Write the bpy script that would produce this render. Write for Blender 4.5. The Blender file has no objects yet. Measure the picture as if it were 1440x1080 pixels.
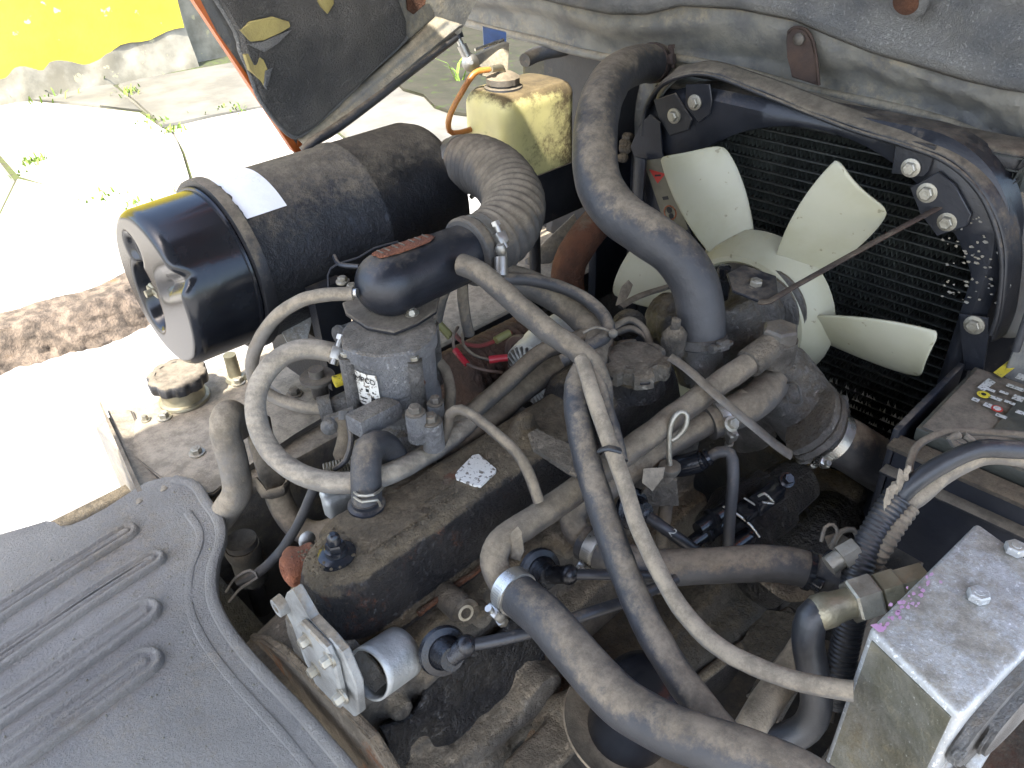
import bpy, bmesh, math, random
from mathutils import Vector, Matrix, noise
from math import sin, cos, pi, radians
random.seed(7)
scene = bpy.context.scene
COL = scene.collection

# ------------------------------------------------------------------ camera
# Engine axis = +X (towards the radiator), across the truck = +Y, up = +Z.
F = 1120.0
CAM = Vector((0.0, 0.0, 1.55))
_d = Vector((70 / F, 1620 / F, 1.0)).normalized()
_ey = -(_d.z + _d.x * 1.277) / _d.y
_E = Vector((1.277, _ey, 1.0)).normalized()
_up = -_d
_L = _up.cross(_E)
WM = Matrix((_E, _L, _up))                      # view axes (right, down, forward) -> world
def ray(px, py): return WM @ Vector(((px - 720) / F, (py - 540) / F, 1.0))
def Pz(px, py, z): r = ray(px, py); return CAM + r * ((z - CAM.z) / r.z)
def Px(px, py, x): r = ray(px, py); return CAM + r * (x / r.x)
def Py(px, py, y): r = ray(px, py); return CAM + r * (y / r.y)
def Pd(px, py, d): return CAM + ray(px, py) * d
V = Vector
cd = bpy.data.cameras.new('camera'); cam = bpy.data.objects.new('camera', cd); COL.objects.link(cam)
cd.sensor_width = 36; cd.lens = 36 * F / 1440; cd.clip_start = 0.02; cd.clip_end = 300
_r = WM @ V((1, 0, 0)); _u = WM @ V((0, -1, 0)); _b = WM @ V((0, 0, -1))
cam.matrix_world = Matrix(((_r.x, _u.x, _b.x, CAM.x), (_r.y, _u.y, _b.y, CAM.y), (_r.z, _u.z, _b.z, CAM.z), (0, 0, 0, 1)))
scene.camera = cam

# ------------------------------------------------------------------ sky, sun, exposure
SUN_EL = radians(58); SUN_DIR = V((-0.95, -0.30, 0)).normalized()
world = bpy.data.worlds.new('World'); scene.world = world; world.use_nodes = True
wn = world.node_tree.nodes; wl = world.node_tree.links
sky = wn.new('ShaderNodeTexSky'); sky.sky_type = 'NISHITA'; sky.sun_disc = False
sky.sun_elevation = SUN_EL; sky.sun_rotation = math.atan2(SUN_DIR.x, SUN_DIR.y)
sky.dust_density = 3.0; sky.air_density = 1.0
bg = wn['Background']; bg.inputs['Strength'].default_value = 0.15
wl.new(sky.outputs[0], bg.inputs[0])
sd = bpy.data.lights.new('sun', 'SUN'); sd.energy = 3.2; sd.angle = radians(0.5); sd.color = (1, .95, .87)
sun = bpy.data.objects.new('sun', sd); COL.objects.link(sun)
_s = V((SUN_DIR.x * cos(SUN_EL), SUN_DIR.y * cos(SUN_EL), sin(SUN_EL)))
sun.rotation_euler = _s.to_track_quat('Z', 'Y').to_euler(); sun.location = (0, 2, 6)
vs = scene.view_settings
vs.view_transform = 'Standard'; vs.look = 'None'; vs.gamma = 1; vs.use_curve_mapping = False
vs.exposure = 2.35

# ------------------------------------------------------------------ materials
def mat(name, c1, c2=None, rough=.6, metal=0.0, dust=0.0, dustc=(.22, .195, .16), rust=0.0, rustc=(.20, .075, .035),
        scale=18, bump=.25, bscale=260, patch=9, grad=None, trans=0.0, spec=.5, speck=None, grit=0.0, coat=0.0, up=.55, wave=None):
    m = bpy.data.materials.new(name); m.use_nodes = True
    N = m.node_tree.nodes; Lk = m.node_tree.links
    b = N['Principled BSDF']
    tc = N.new('ShaderNodeTexCoord')
    def nz(s, det=6, rg=.6, off=0):
        n = N.new('ShaderNodeTexNoise'); n.inputs['Scale'].default_value = s; n.inputs['Detail'].default_value = det
        n.inputs['Roughness'].default_value = rg
        if off:
            mp = N.new('ShaderNodeMapping'); mp.inputs['Location'].default_value = (off, off * 1.7, -off)
            Lk.new(tc.outputs['Object'], mp.inputs[0]); Lk.new(mp.outputs[0], n.inputs['Vector'])
        else: Lk.new(tc.outputs['Object'], n.inputs['Vector'])
        return n.outputs['Fac']
    def rng(src, a, c, lo=0, hi=1):
        r = N.new('ShaderNodeMapRange'); r.inputs['From Min'].default_value = a; r.inputs['From Max'].default_value = c
        r.inputs['To Min'].default_value = lo; r.inputs['To Max'].default_value = hi; r.interpolation_type = 'SMOOTHSTEP'
        Lk.new(src, r.inputs['Value']); return r.outputs[0]
    def mix(f, a, c):
        x = N.new('ShaderNodeMix'); x.data_type = 'RGBA'
        if isinstance(f, (int, float)): x.inputs[0].default_value = f
        else: Lk.new(f, x.inputs[0])
        for s, i in ((a, 6), (c, 7)):
            if isinstance(s, tuple): x.inputs[i].default_value = (*s, 1)
            else: Lk.new(s, x.inputs[i])
        return x.outputs[2]
    def ma(op, a, c):
        x = N.new('ShaderNodeMath'); x.operation = op
        for s, i in ((a, 0), (c, 1)):
            if isinstance(s, (int, float)): x.inputs[i].default_value = s
            else: Lk.new(s, x.inputs[i])
        return x.outputs[0]
    c2 = c2 or tuple(v * .6 for v in c1)
    col = mix(rng(nz(scale), .35, .65), c1, c2)
    rg = rough; mt = metal
    bscale *= .6; bump = min(1, bump * 1.5)
    fine = nz(bscale, 5, .75)
    if speck:
        sc, sp, lo = speck
        k = rng(nz(sp, 3, .6, 3.1), lo, lo + .05); col = mix(k, col, sc)
    if rust:
        k = rng(ma('ADD', nz(patch * 1.4, 8, .7, 5.3), ma('MULTIPLY', fine, .25)), .92 - rust * .5, 1.02 - rust * .5)
        rc = mix(nz(60, 5), rustc, tuple(v * .45 for v in rustc))
        col = mix(k, col, rc); rg = ma('ADD', ma('MULTIPLY', k, .9 - rough), rough)
        mt = ma('MULTIPLY', ma('SUBTRACT', 1, k), metal) if metal else 0.0
    if dust:
        g = N.new('ShaderNodeNewGeometry'); sx = N.new('ShaderNodeSeparateXYZ'); Lk.new(g.outputs['Normal'], sx.inputs[0])
        s = ma('ADD', ma('MULTIPLY', sx.outputs[2], up), ma('ADD', ma('MULTIPLY', nz(patch, 8, .7, 1.3), 1.15), ma('ADD', ma('MULTIPLY', nz(70, 6, .8, 4.4), .55), ma('MULTIPLY', fine, .3))))
        if grad:
            vm = N.new('ShaderNodeVectorMath'); vm.operation = 'DOT_PRODUCT'; vm.inputs[1].default_value = grad; Lk.new(tc.outputs['Object'], vm.inputs[0]); s = ma('ADD', s, vm.outputs['Value'])
        f0 = 1.84 - dust
        k = rng(s, f0, f0 + .34)
        dustc = (dustc[0] * 1.12, dustc[1] * 1.03, dustc[2] * .90)
        dc = mix(rng(nz(38, 8, .8, 7.7), .36, .64), dustc, tuple(v * .55 for v in dustc))
        col = mix(k, col, dc)
        rg = ma('ADD', ma('MULTIPLY', k, ma('SUBTRACT', .95, rg)), rg)
        if not isinstance(mt, float) or mt: mt = ma('MULTIPLY', ma('SUBTRACT', 1, k), mt)
    Lk.new(col, b.inputs['Base Color'])
    for v, s in ((rg, 'Roughness'), (mt, 'Metallic')):
        if isinstance(v, (int, float)): b.inputs[s].default_value = v
        else: Lk.new(v, b.inputs[s])
    if isinstance(rg, (int, float)):
        Lk.new(rng(nz(scale * 2.5, 4, .6, 2.2), .3, .7, max(.05, rough - .12), min(1, rough + .12)), b.inputs['Roughness'])
    b.inputs['Specular IOR Level'].default_value = spec
    if coat: b.inputs['Coat Weight'].default_value = coat; b.inputs['Coat Roughness'].default_value = .12
    if trans:
        b.inputs['Subsurface Weight'].default_value = trans; b.inputs['Subsurface Radius'].default_value = (.03, .03, .015)
        b.inputs['Subsurface Scale'].default_value = 1.0
    bp = N.new('ShaderNodeBump'); bp.inputs['Distance'].default_value = .0018; bp.inputs['Strength'].default_value = bump
    h = fine
    if grit: h = ma('ADD', fine, ma('MULTIPLY', rng(nz(grit, 5, .75, 9.1), .35, .75), 2.5))
    if wave:
        w = N.new('ShaderNodeTexWave'); w.inputs['Scale'].default_value = wave; w.inputs['Distortion'].default_value = 1.5
        w.bands_direction = 'DIAGONAL'
        Lk.new(tc.outputs['Object'], w.inputs['Vector']); h = ma('ADD', h, ma('MULTIPLY', w.outputs['Fac'], .22))
    Lk.new(h, bp.inputs['Height']); Lk.new(bp.outputs[0], b.inputs['Normal'])
    return m
M = {}
M['rubber'] = mat('rubber', (.030, .031, .034), (.045, .045, .047), .5, dust=.58, wave=30, bump=.3, bscale=320)
M['rubber_dust'] = mat('rubber_dusty', (.05, .048, .046), (.08, .075, .068), .7, dust=.85, dustc=(.20, .178, .145), bump=.35)
M['rubber_tan'] = mat('rubber_tan', (.21, .19, .16), (.13, .115, .095), .8, dust=.9, dustc=(.30, .272, .225), bump=.5, bscale=200)
M['rubber_clean'] = mat('rubber_clean', (.018, .02, .023), (.03, .031, .034), .38, dust=.36, bump=.2)
M['braid'] = mat('braided_hose', (.25, .23, .2), (.15, .135, .115), .85, dust=.9, dustc=(.36, .335, .29), bump=.8, bscale=150, wave=45)
M['black'] = mat('black_paint', (.010, .012, .017), (.018, .02, .026), .34, dust=.45, rust=.12, dustc=(.15, .135, .115))
M['black_dusty'] = mat('black_paint_dusty', (.012, .013, .016), (.022, .022, .024), .42, dust=.72, dustc=(.17, .155, .13))
M['cleaner'] = mat('air_cleaner_black', (.009, .010, .013), (.016, .017, .02), .33, dust=.56, dustc=(.13, .12, .10), patch=6, grit=90, bump=.25)
M['gloss'] = mat('gloss_black', (.008, .009, .012), (.014, .016, .02), .18, dust=.12, dustc=(.15, .14, .12), bump=.05)
M['boot'] = mat('boot_rubber', (.008, .009, .012), (.012, .013, .016), .22, bump=.3)
M['drum'] = mat('rusty_drum', (.11, .062, .042), (.06, .038, .03), .8, bump=.8, grit=120)
M['cap_dust'] = mat('dusty_cap', (.21, .19, .155), (.14, .125, .10), .9, dust=.85, dustc=(.23, .20, .16), bump=.9, grit=160)
M['grease'] = mat('greasy_black', (.007, .007, .009), (.02, .018, .015), .3, dust=.25, dustc=(.07, .06, .048), bump=.8, bscale=120, grit=70)
M['cover'] = mat('cover_paint', (.018, .018, .020), (.045, .041, .038), .34, dust=.36, dustc=(.20, .17, .122), rust=.43, bump=.9, bscale=300, grit=150, patch=7, grad=(-1.1, 0, .0), up=.98)
M['dirt'] = mat('caked_dirt', (.17, .14, .10), (.075, .062, .045), .95, dust=.8, dustc=(.21, .172, .118), bump=1.0, bscale=330, grit=210)
M['iron'] = mat('dusty_cast_iron', (.17, .152, .125), (.075, .067, .056), .75, metal=.2, dust=.75, dustc=(.25, .222, .178), bump=.9, bscale=200, grit=110, rust=.18)
M['iron_rusty'] = mat('rusty_tan_casting', (.17, .14, .10), (.10, .08, .055), .9, dust=.7, dustc=(.24, .20, .15), rust=.5, rustc=(.24, .11, .045), bump=1, bscale=160, grit=90)
M['iron_dark'] = mat('dark_cast_iron', (.045, .041, .036), (.075, .066, .054), .6, dust=.55, dustc=(.135, .118, .09), bump=1, bscale=180, grit=90, rust=.22)
M['alu'] = mat('dull_aluminium', (.30, .30, .29), (.17, .165, .155), .45, metal=.75, dust=.5, dustc=(.26, .24, .205), bump=.7, bscale=240, grit=200)
M['alu_dark'] = mat('dark_aluminium', (.25, .24, .225), (.13, .125, .115), .42, metal=.4, dust=.7, dustc=(.17, .155, .13), bump=.9, bscale=220, grit=170)
M['alu_clean'] = mat('bright_aluminium', (.52, .54, .53), (.36, .37, .36), .45, metal=.55, dust=.25, dustc=(.35, .33, .29), bump=.5)
M['alu_plate'] = mat('stained_aluminium', (.36, .37, .36), (.20, .20, .19), .5, metal=.35, dust=.65, dustc=(.30, .27, .22), bump=.7, rust=.2, patch=16)
M['pipe'] = mat('dusty_steel_pipe', (.15, .13, .105), (.08, .07, .06), .6, metal=.35, dust=.82, dustc=(.22, .195, .155), bump=.6, rust=.22)
M['steel'] = mat('bright_steel', (.55, .55, .52), (.36, .34, .3), .32, metal=.9, bump=.2)
M['clamp'] = mat('clamp_steel', (.42, .41, .38), (.28, .26, .22), .36, metal=.8, dust=.4, dustc=(.2, .18, .15), bump=.2)
M['bolt'] = mat('zinc_bolt', (.42, .40, .34), (.26, .24, .19), .4, metal=.75, dust=.4, dustc=(.30, .275, .225), bump=.4)
M['bolt_dark'] = mat('dirty_bolt', (.16, .15, .13), (.08, .07, .06), .5, metal=.5, dust=.6, dustc=(.18, .16, .13), bump=.5)
M['rust'] = mat('rusty_steel', (.19, .075, .035), (.10, .045, .025), .9, bump=1, bscale=220, dust=.45, dustc=(.2, .165, .125), grit=150)
M['rust_bright'] = mat('bright_rust', (.42, .15, .07), (.26, .10, .055), .9, bump=1, bscale=240, grit=190)
M['rust_dark'] = mat('dark_rust', (.075, .045, .032), (.035, .024, .02), .8, bump=.8, dust=.5, dustc=(.13, .11, .085))
M['fan'] = mat('fan_plastic', (.38, .37, .275), (.32, .31, .21), .42, trans=.12, bump=.06, dust=.72, dustc=(.40, .38, .27), patch=10, scale=7, up=.15, speck=((.20, .185, .12), 48, .665))
M['tankp'] = mat('reservoir_plastic', (.66, .60, .27), (.58, .52, .24), .4, trans=.3, bump=.15, dust=.92, dustc=(.13, .105, .06), patch=11, up=.45, grad=(1.6, 0, 0))
M['amber'] = mat('amber_hose', (.42, .17, .03), (.25, .09, .02), .35, trans=.15, bump=.1, dust=.3)
M['brass'] = mat('brassy_zinc', (.34, .31, .22), (.2, .18, .12), .35, metal=.7, dust=.35, dustc=(.32, .29, .22), bump=.4)
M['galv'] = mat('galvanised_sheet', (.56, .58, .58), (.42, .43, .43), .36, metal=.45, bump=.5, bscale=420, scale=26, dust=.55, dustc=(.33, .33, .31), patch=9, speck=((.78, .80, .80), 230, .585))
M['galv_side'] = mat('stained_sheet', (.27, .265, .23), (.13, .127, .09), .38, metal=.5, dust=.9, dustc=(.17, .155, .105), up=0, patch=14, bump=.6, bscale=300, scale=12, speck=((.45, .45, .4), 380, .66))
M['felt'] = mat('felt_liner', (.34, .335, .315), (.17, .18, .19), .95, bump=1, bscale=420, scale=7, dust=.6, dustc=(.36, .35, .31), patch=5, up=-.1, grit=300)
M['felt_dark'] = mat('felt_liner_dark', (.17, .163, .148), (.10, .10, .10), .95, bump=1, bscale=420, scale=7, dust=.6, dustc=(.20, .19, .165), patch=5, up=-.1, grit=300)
M['rim'] = mat('dusty_grey_sheet', (.20, .195, .17), (.11, .112, .11), .6, bump=.5, dust=.9, dustc=(.30, .285, .235), patch=8, up=.3)
M['orange'] = mat('orange_paint', (.52, .13, .02), (.42, .10, .02), .35, bump=.15, dust=.2, dustc=(.2, .12, .06))
M['foam'] = mat('yellow_foam', (.40, .33, .12), (.27, .22, .09), .95, bump=1, bscale=160)
M['blue'] = mat('blue_paint', (.05, .10, .24), (.04, .07, .15), .4, bump=.2, dust=.3)
M['mat'] = mat('grey_rubber_mat', (.28, .265, .24), (.21, .20, .185), .65, bump=.45, bscale=420, scale=5, dust=.75, dustc=(.32, .30, .265), patch=4, up=.1, grit=260)
M['concrete'] = mat('concrete_slab', (.42, .40, .36), (.32, .30, .26), .9, bump=.8, bscale=60, scale=3, patch=2)
M['kerb'] = mat('kerb_stone', (.17, .13, .095), (.06, .047, .035), .95, bump=1, bscale=60, scale=26, rust=.4, rustc=(.22, .13, .06), patch=5, grit=30)
M['asphalt'] = mat('pale_road', (.33, .32, .30), (.24, .23, .215), .9, bump=.8, bscale=90, scale=2)
M['joint'] = mat('mossy_joint', (.045, .043, .028), (.06, .08, .02), .95, bump=.6, bscale=50)
M['concrete_old_shade'] = mat('shaded_old_slab', (.15, .145, .125), (.10, .096, .083), .9, bump=.8, bscale=60, scale=3, patch=2)  # aged slabs, with the shade at the wall foot painted into the grey
M['shadeground'] = mat('painted_ground_shade', (.020, .021, .010), (.032, .029, .018), .8, bump=.7, bscale=40, scale=4, speck=((.03, .045, .008), 14, .6))  # ground shadow put into the colour as dark olive
M['yellow'] = mat('yellow_wall_paint', (.72, .57, .04), (.66, .52, .05), .8, bump=.7, bscale=50, scale=2.5, speck=((.62, .6, .35), 9, .66), patch=2)
M['plinth'] = mat('worn_plaster', (.30, .28, .22), (.16, .148, .11), .95, bump=1, bscale=30, scale=4, speck=((.36, .33, .2), 14, .62), patch=3)
M['grass'] = mat('weeds', (.16, .26, .03), (.10, .17, .02), .7, bump=.1)
M['tape_white'] = mat('white_tape', (.86, .87, .88), (.78, .79, .8), .35, bump=.1)
M['white'] = mat('white_sticker', (.72, .72, .70), (.6, .6, .57), .45, bump=.1, dust=.28, dustc=(.25, .22, .17))
M['white_worn'] = mat('worn_white_sticker', (.66, .65, .60), (.6, .58, .52), .6, bump=.4, speck=((.16, .14, .11), 190, .555))
M['tape'] = mat('silver_tape', (.70, .72, .74), (.6, .62, .64), .3, metal=.4, bump=.1)
M['sticker'] = mat('faded_sticker', (.16, .145, .10), (.11, .10, .065), .6, bump=.3, dust=.3)
M['red'] = mat('red_print', (.42, .03, .02), (.3, .03, .02), .5, bump=.1)
M['black_print'] = mat('black_print', (.015, .015, .015), None, .6, bump=.1)
M['yellow_print'] = mat('yellow_print', (.62, .50, .03), (.45, .36, .04), .5, bump=.1, speck=((.15, .13, .05), 200, .58))
M['label'] = mat('battery_label', (.05, .052, .042), (.03, .032, .026), .5, bump=.3, dust=.45, dustc=(.10, .095, .07))
M['white_print'] = mat('white_print', (.5, .5, .47), (.35, .35, .3), .6, bump=.1, speck=((.08, .08, .07), 300, .55))
M['magenta'] = mat('magenta_crayon', (.50, .27, .43), (.46, .36, .44), .6, bump=.1)
M['red_wire'] = mat('red_wire', (.26, .04, .035), (.16, .035, .03), .5, bump=.1, dust=.4)
M['red_sleeve'] = mat('red_sleeve', (.50, .03, .05), (.35, .02, .03), .35, bump=.1)
M['wire'] = mat('brown_wire', (.14, .085, .06), (.08, .06, .05), .6, bump=.1, dust=.5)
M['olive_plug'] = mat('olive_connector', (.27, .26, .09), (.18, .17, .07), .4, bump=.1)
M['fin'] = mat('radiator_fin', (.075, .085, .078), (.04, .045, .042), .5, metal=.0, bump=.2, dust=.25, dustc=(.08, .08, .07))
M['fintube'] = mat('radiator_tube', (.045, .05, .048), (.025, .028, .027), .45, metal=.4, bump=.3, dust=.35, dustc=(.1, .1, .088))
M['finbent'] = mat('bare_fin_metal', (.45, .46, .43), (.3, .3, .28), .5, metal=.2, bump=.2)
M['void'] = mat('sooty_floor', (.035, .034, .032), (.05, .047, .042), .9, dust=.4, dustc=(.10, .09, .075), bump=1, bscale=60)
M['ledge'] = mat('dusty_frame_steel', (.12, .11, .095), (.07, .064, .056), .8, dust=.95, dustc=(.27, .245, .20), bump=.8, bscale=160, patch=10, speck=((.035, .03, .025), 130, .66))
M['tanktop'] = mat('dusty_tank_steel', (.14, .135, .125), (.09, .086, .08), .6, dust=.92, dustc=(.30, .28, .24), bump=.5, patch=8)
M['greycast'] = mat('grey_die_casting', (.38, .38, .38), (.24, .24, .24), .42, metal=.35, dust=.62, dustc=(.33, .31, .275), bump=.7, bscale=260, grit=200)

# ------------------------------------------------------------------ object helpers
def tag(o, label=None, cat=None, group=None, kind=None):
    if label: o['label'] = label
    if cat: o['category'] = cat
    if group: o['group'] = group
    if kind: o['kind'] = kind
    return o
def world_loc(o):
    v = V((0, 0, 0))
    while o: v = v + o.location; o = o.parent
    return v
def thing(name, label, cat, loc, group=None, kind=None):
    o = bpy.data.objects.new(name, None); COL.objects.link(o); o.location = loc; o.empty_display_size = .02
    return tag(o, label, cat, group, kind)
def frame(ax):
    ax = V(ax).normalized()
    t = V((0, 0, 1)) if abs(ax.z) < .9 else V((1, 0, 0))
    u = ax.cross(t).normalized(); return u, ax.cross(u).normalized(), ax
def catmull(pts, step):
    pts = [V(p) for p in pts]
    if len(pts) < 3:
        n = max(2, int((pts[1] - pts[0]).length / step)); return [pts[0].lerp(pts[1], i / n) for i in range(n + 1)]
    q = [pts[0] * 2 - pts[1]] + pts + [pts[-1] * 2 - pts[-2]]
    out = []
    for i in range(1, len(q) - 2):
        a, b, c, d = q[i - 1:i + 3]; n = max(2, int((c - b).length / step))
        for k in range(n):
            t = k / n
            out.append(.5 * ((2 * b) + (c - a) * t + (2 * a - 5 * b + 4 * c - d) * t * t + (3 * b - a - 3 * c + d) * t ** 3))
    out.append(pts[-1]); return out
class B:
    def __init__(s): s.bm = bmesh.new()
    def ring(s, c, u, v, r, n, rv=None): return [s.bm.verts.new(c + u * (r * cos(2 * pi * i / n)) + v * ((rv or r) * sin(2 * pi * i / n))) for i in range(n)]
    def skin(s, rings, cap0=True, cap1=True):
        f = s.bm.faces.new
        for a, b in zip(rings, rings[1:]):
            n = len(a)
            for i in range(n):
                try: f((a[i], a[(i + 1) % n], b[(i + 1) % n], b[i]))
                except ValueError: pass
        if cap0: f(list(reversed(rings[0])))
        if cap1: f(rings[-1])
    def tube(s, pts, r, n=14, step=.008, rf=None, cap=True, flat=1.0, up=None, smooth=True):
        P = catmull(pts, step) if smooth else [V(p) for p in pts]
        rings = []; t0 = (P[1] - P[0]).normalized(); u, v, _ = frame(t0)
        if up is not None:
            v = V(up) - t0 * t0.dot(V(up)); v.normalize(); u = v.cross(t0)
        tot = sum((b - a).length for a, b in zip(P, P[1:])); acc = 0
        for i, p in enumerate(P):
            t = (P[min(i + 1, len(P) - 1)] - P[max(i - 1, 0)]).normalized()
            u = (u - t * u.dot(t)).normalized(); v = t.cross(u)
            if i: acc += (p - P[i - 1]).length
            rr = r * (rf(acc, tot) if rf else 1)
            rings.append(s.ring(p, u, v, rr, n, rr * flat))
        s.skin(rings, cap, cap); return s
    def lathe(s, c, ax, prof, n=32, lobes=None):
        c = V(c); u, v, a = frame(ax); rings = []
        for t, r in prof:
            rg = []
            for i in range(n):
                th = 2 * pi * i / n; rr = r * (lobes(th, t) if lobes else 1)
                rg.append(s.bm.verts.new(c + a * t + u * (rr * cos(th)) + v * (rr * sin(th))))
            rings.append(rg)
        s.skin(rings); return s
    def cyl(s, a, b, r, n=20, r2=None):
        a = V(a); b = V(b); u, v, _ = frame(b - a); s.skin([s.ring(a, u, v, r, n), s.ring(b, u, v, r2 or r, n)]); return s
    def hexa(s, a, b, r): return s.cyl(a, b, r, 6)
    def box(s, c, size, ax=None, bev=0, seg=2):
        c = V(c); X, Y, Z = ax or (V((1, 0, 0)), V((0, 1, 0)), V((0, 0, 1)))
        vs_ = []
        for sx in (-1, 1):
            for sy in (-1, 1):
                for sz in (-1, 1): vs_.append(s.bm.verts.new(c + X * (sx * size[0] / 2) + Y * (sy * size[1] / 2) + Z * (sz * size[2] / 2)))
        fs = [s.bm.faces.new([vs_[i] for i in q]) for q in ((0, 1, 3, 2), (4, 6, 7, 5), (0, 4, 5, 1), (2, 3, 7, 6), (0, 2, 6, 4), (1, 5, 7, 3))]
        if bev:
            es = {e for f in fs for e in f.edges}
            bmesh.ops.bevel(s.bm, geom=list(es), offset=bev, segments=seg, affect='EDGES', profile=.5)
        return s
    def prism(s, pts, off, bev=0, seg=2):
        off = V(off); a = [s.bm.verts.new(V(p)) for p in pts]; b = [s.bm.verts.new(V(p) + off) for p in pts]
        fs = [s.bm.faces.new(a), s.bm.faces.new(list(reversed(b)))]
        n = len(a)
        for i in range(n): fs.append(s.bm.faces.new((a[i], b[i], b[(i + 1) % n], a[(i + 1) % n])))
        if bev:
            es = {e for e in fs[0].edges} | {e for e in fs[1].edges}
            bmesh.ops.bevel(s.bm, geom=list(es), offset=bev, segments=seg, affect='EDGES')
        return s
    def grid(s, f, nu, nv, closed=False):
        g = [[s.bm.verts.new(V(f(i / nu, j / nv))) for j in range(nv + 1)] for i in range(nu + 1)]
        for i in range(nu):
            for j in range(nv): s.bm.faces.new((g[i][j], g[i + 1][j], g[i + 1][j + 1], g[i][j + 1]))
        return s
    def ball(s, c, r, sc=(1, 1, 1), n=16):
        m = Matrix.Translation(V(c)) @ Matrix.Diagonal((*sc, 1)); bmesh.ops.create_uvsphere(s.bm, u_segments=n, v_segments=n // 2 + 2, radius=r, matrix=m); return s
    def jit(s, amp, sc=40):
        for v in s.bm.verts:
            q = v.co * sc; v.co = v.co + V((noise.noise(q), noise.noise(q + V((31, 7, 3))), noise.noise(q + V((5, 17, 77))))) * amp
        return s
    def make(s, name, m, parent=None, loc=None, label=None, cat=None, group=None, kind=None, ang=38, rem=0, disp=0, dscale=.01, thick=0, sub=0, smooth=True, norm=True):
        bm = s.bm
        if norm: bmesh.ops.recalc_face_normals(bm, faces=bm.faces)
        if parent is None:
            if loc is None:
                xs = [v.co for v in bm.verts]; n = len(xs)
                loc = V((sum(p.x for p in xs) / n, sum(p.y for p in xs) / n, min(p.z for p in xs)))
            off = V(loc)
        else: off = world_loc(parent)
        bmesh.ops.translate(bm, verts=bm.verts, vec=-off)
        me = bpy.data.meshes.new(name); bm.to_mesh(me); bm.free()
        if smooth:
            me.shade_smooth(); me.set_sharp_from_angle(angle=radians(ang))
        me.materials.append(M[m] if isinstance(m, str) else m)
        o = bpy.data.objects.new(name, me); COL.objects.link(o)
        if parent is None: o.location = off
        else: o.parent = parent
        if thick: k = o.modifiers.new('solid', 'SOLIDIFY'); k.thickness = thick; k.offset = 0
        if sub: k = o.modifiers.new('sub', 'SUBSURF'); k.levels = sub; k.render_levels = sub
        if rem:
            k = o.modifiers.new('remesh', 'REMESH'); k.mode = 'VOXEL'; k.voxel_size = rem; k.use_smooth_shade = True
            k = o.modifiers.new('smooth', 'SMOOTH'); k.iterations = 4; k.factor = .6
        if disp:
            t = bpy.data.textures.new(name, 'CLOUDS'); t.noise_scale = dscale; t.noise_depth = 3
            k = o.modifiers.new('disp', 'DISPLACE'); k.texture = t; k.strength = disp; k.texture_coords = 'LOCAL'; k.mid_level = .5
        return tag(o, label, cat, group, kind)
def bolt(parent, p, n, r=.007, h=.006, m='bolt', name='bolt', washer=True):
    p = V(p); n = V(n).normalized(); b = B()
    if washer: b.lathe(p, n, [(-.001, r * 1.45), (.0015, r * 1.45), (.0018, r * 1.35)], 18)
    b.lathe(p, n, [(.0012, r), (h * .85, r), (h, r * .86)], 6)
    b.lathe(p, n, [(h - .001, r * .5), (h + .0006, r * .45)], 10)
    return b.make(name, m, parent, ang=30)
def clamp(parent, p, t, r, side=V((0, -1, .3)), w=.012, name='hose_clamp', m='clamp'):
    """worm-drive clamp: band with slots, screw housing, hex screw"""
    p = V(p); t = V(t).normalized(); u = (side - t * side.dot(t)).normalized(); v = t.cross(u)
    b = B(); b.lathe(p - t * w / 2, t, [(0, r), (0.0005, r + .0016), (w - .0005, r + .0016), (w, r)], 36)
    o = b.make(name, m, parent)
    h = B(); h.box(p + u * (r + .006), (.016, w * 1.1, .010), (v, t, u), .002); h.cyl(p + u * (r + .007) - v * .014, p + u * (r + .007) + v * .016, .0038, 12)
    h.hexa(p + u * (r + .007) + v * .016, p + u * (r + .007) + v * .022, .006)
    for k in range(9):
        a = .35 + k * .11; q = p + (u * cos(a) - v * sin(a)) * (r + .0018)
        h.box(q, (.0012, w * .6, .0012), ((u * -sin(a) - v * cos(a)), t, (u * cos(a) - v * sin(a))))
    return h.make('clamp_screw', m, o if parent and parent.parent is None else parent)
def hose(name, pts, r, m, label, cat='hose', n=16, rf=None, step=.007, parent=None, clamps=(), flat=1.0, jit=.0006, group=None, disp=0):
    pts = [V(p) for p in pts]
    b = B().tube(pts, r, n, step, rf, flat=flat)
    if jit: b.jit(jit, 60)
    if clamps and parent is None:
        root = thing(name, label, cat, pts[0], group)
        b.make('hose_tube', m, root, disp=disp)
        P = catmull(pts, step)
        for fr in clamps:
            i = min(len(P) - 2, max(1, int(fr * (len(P) - 1)))); clamp(root, P[i], P[i + 1] - P[i - 1], r)
        return root
    if parent is not None: return b.make(name, m, parent, disp=disp)
    return b.make(name, m, None, pts[0], label, cat, group, disp=disp)
def text(s, p, xdir, ydir, size, m, parent, name='lettering'):
    cu = bpy.data.curves.new('t', 'FONT'); cu.body = s; cu.size = size; cu.extrude = .0002; cu.align_x = 'CENTER'; cu.align_y = 'CENTER'
    to = bpy.data.objects.new('t', cu); COL.objects.link(to)
    dg = bpy.context.evaluated_depsgraph_get(); me = bpy.data.meshes.new_from_object(to.evaluated_get(dg))
    bpy.data.objects.remove(to)
    X = V(xdir).normalized(); Z = X.cross(V(ydir)).normalized(); Y = Z.cross(X); off = world_loc(parent)
    for v in me.vertices: v.co = V(p) + X * v.co.x + Y * v.co.y + Z * v.co.z - off
    me.materials.clear(); me.materials.append(M[m]); o = bpy.data.objects.new(name, me); COL.objects.link(o); o.parent = parent; return o
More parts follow.
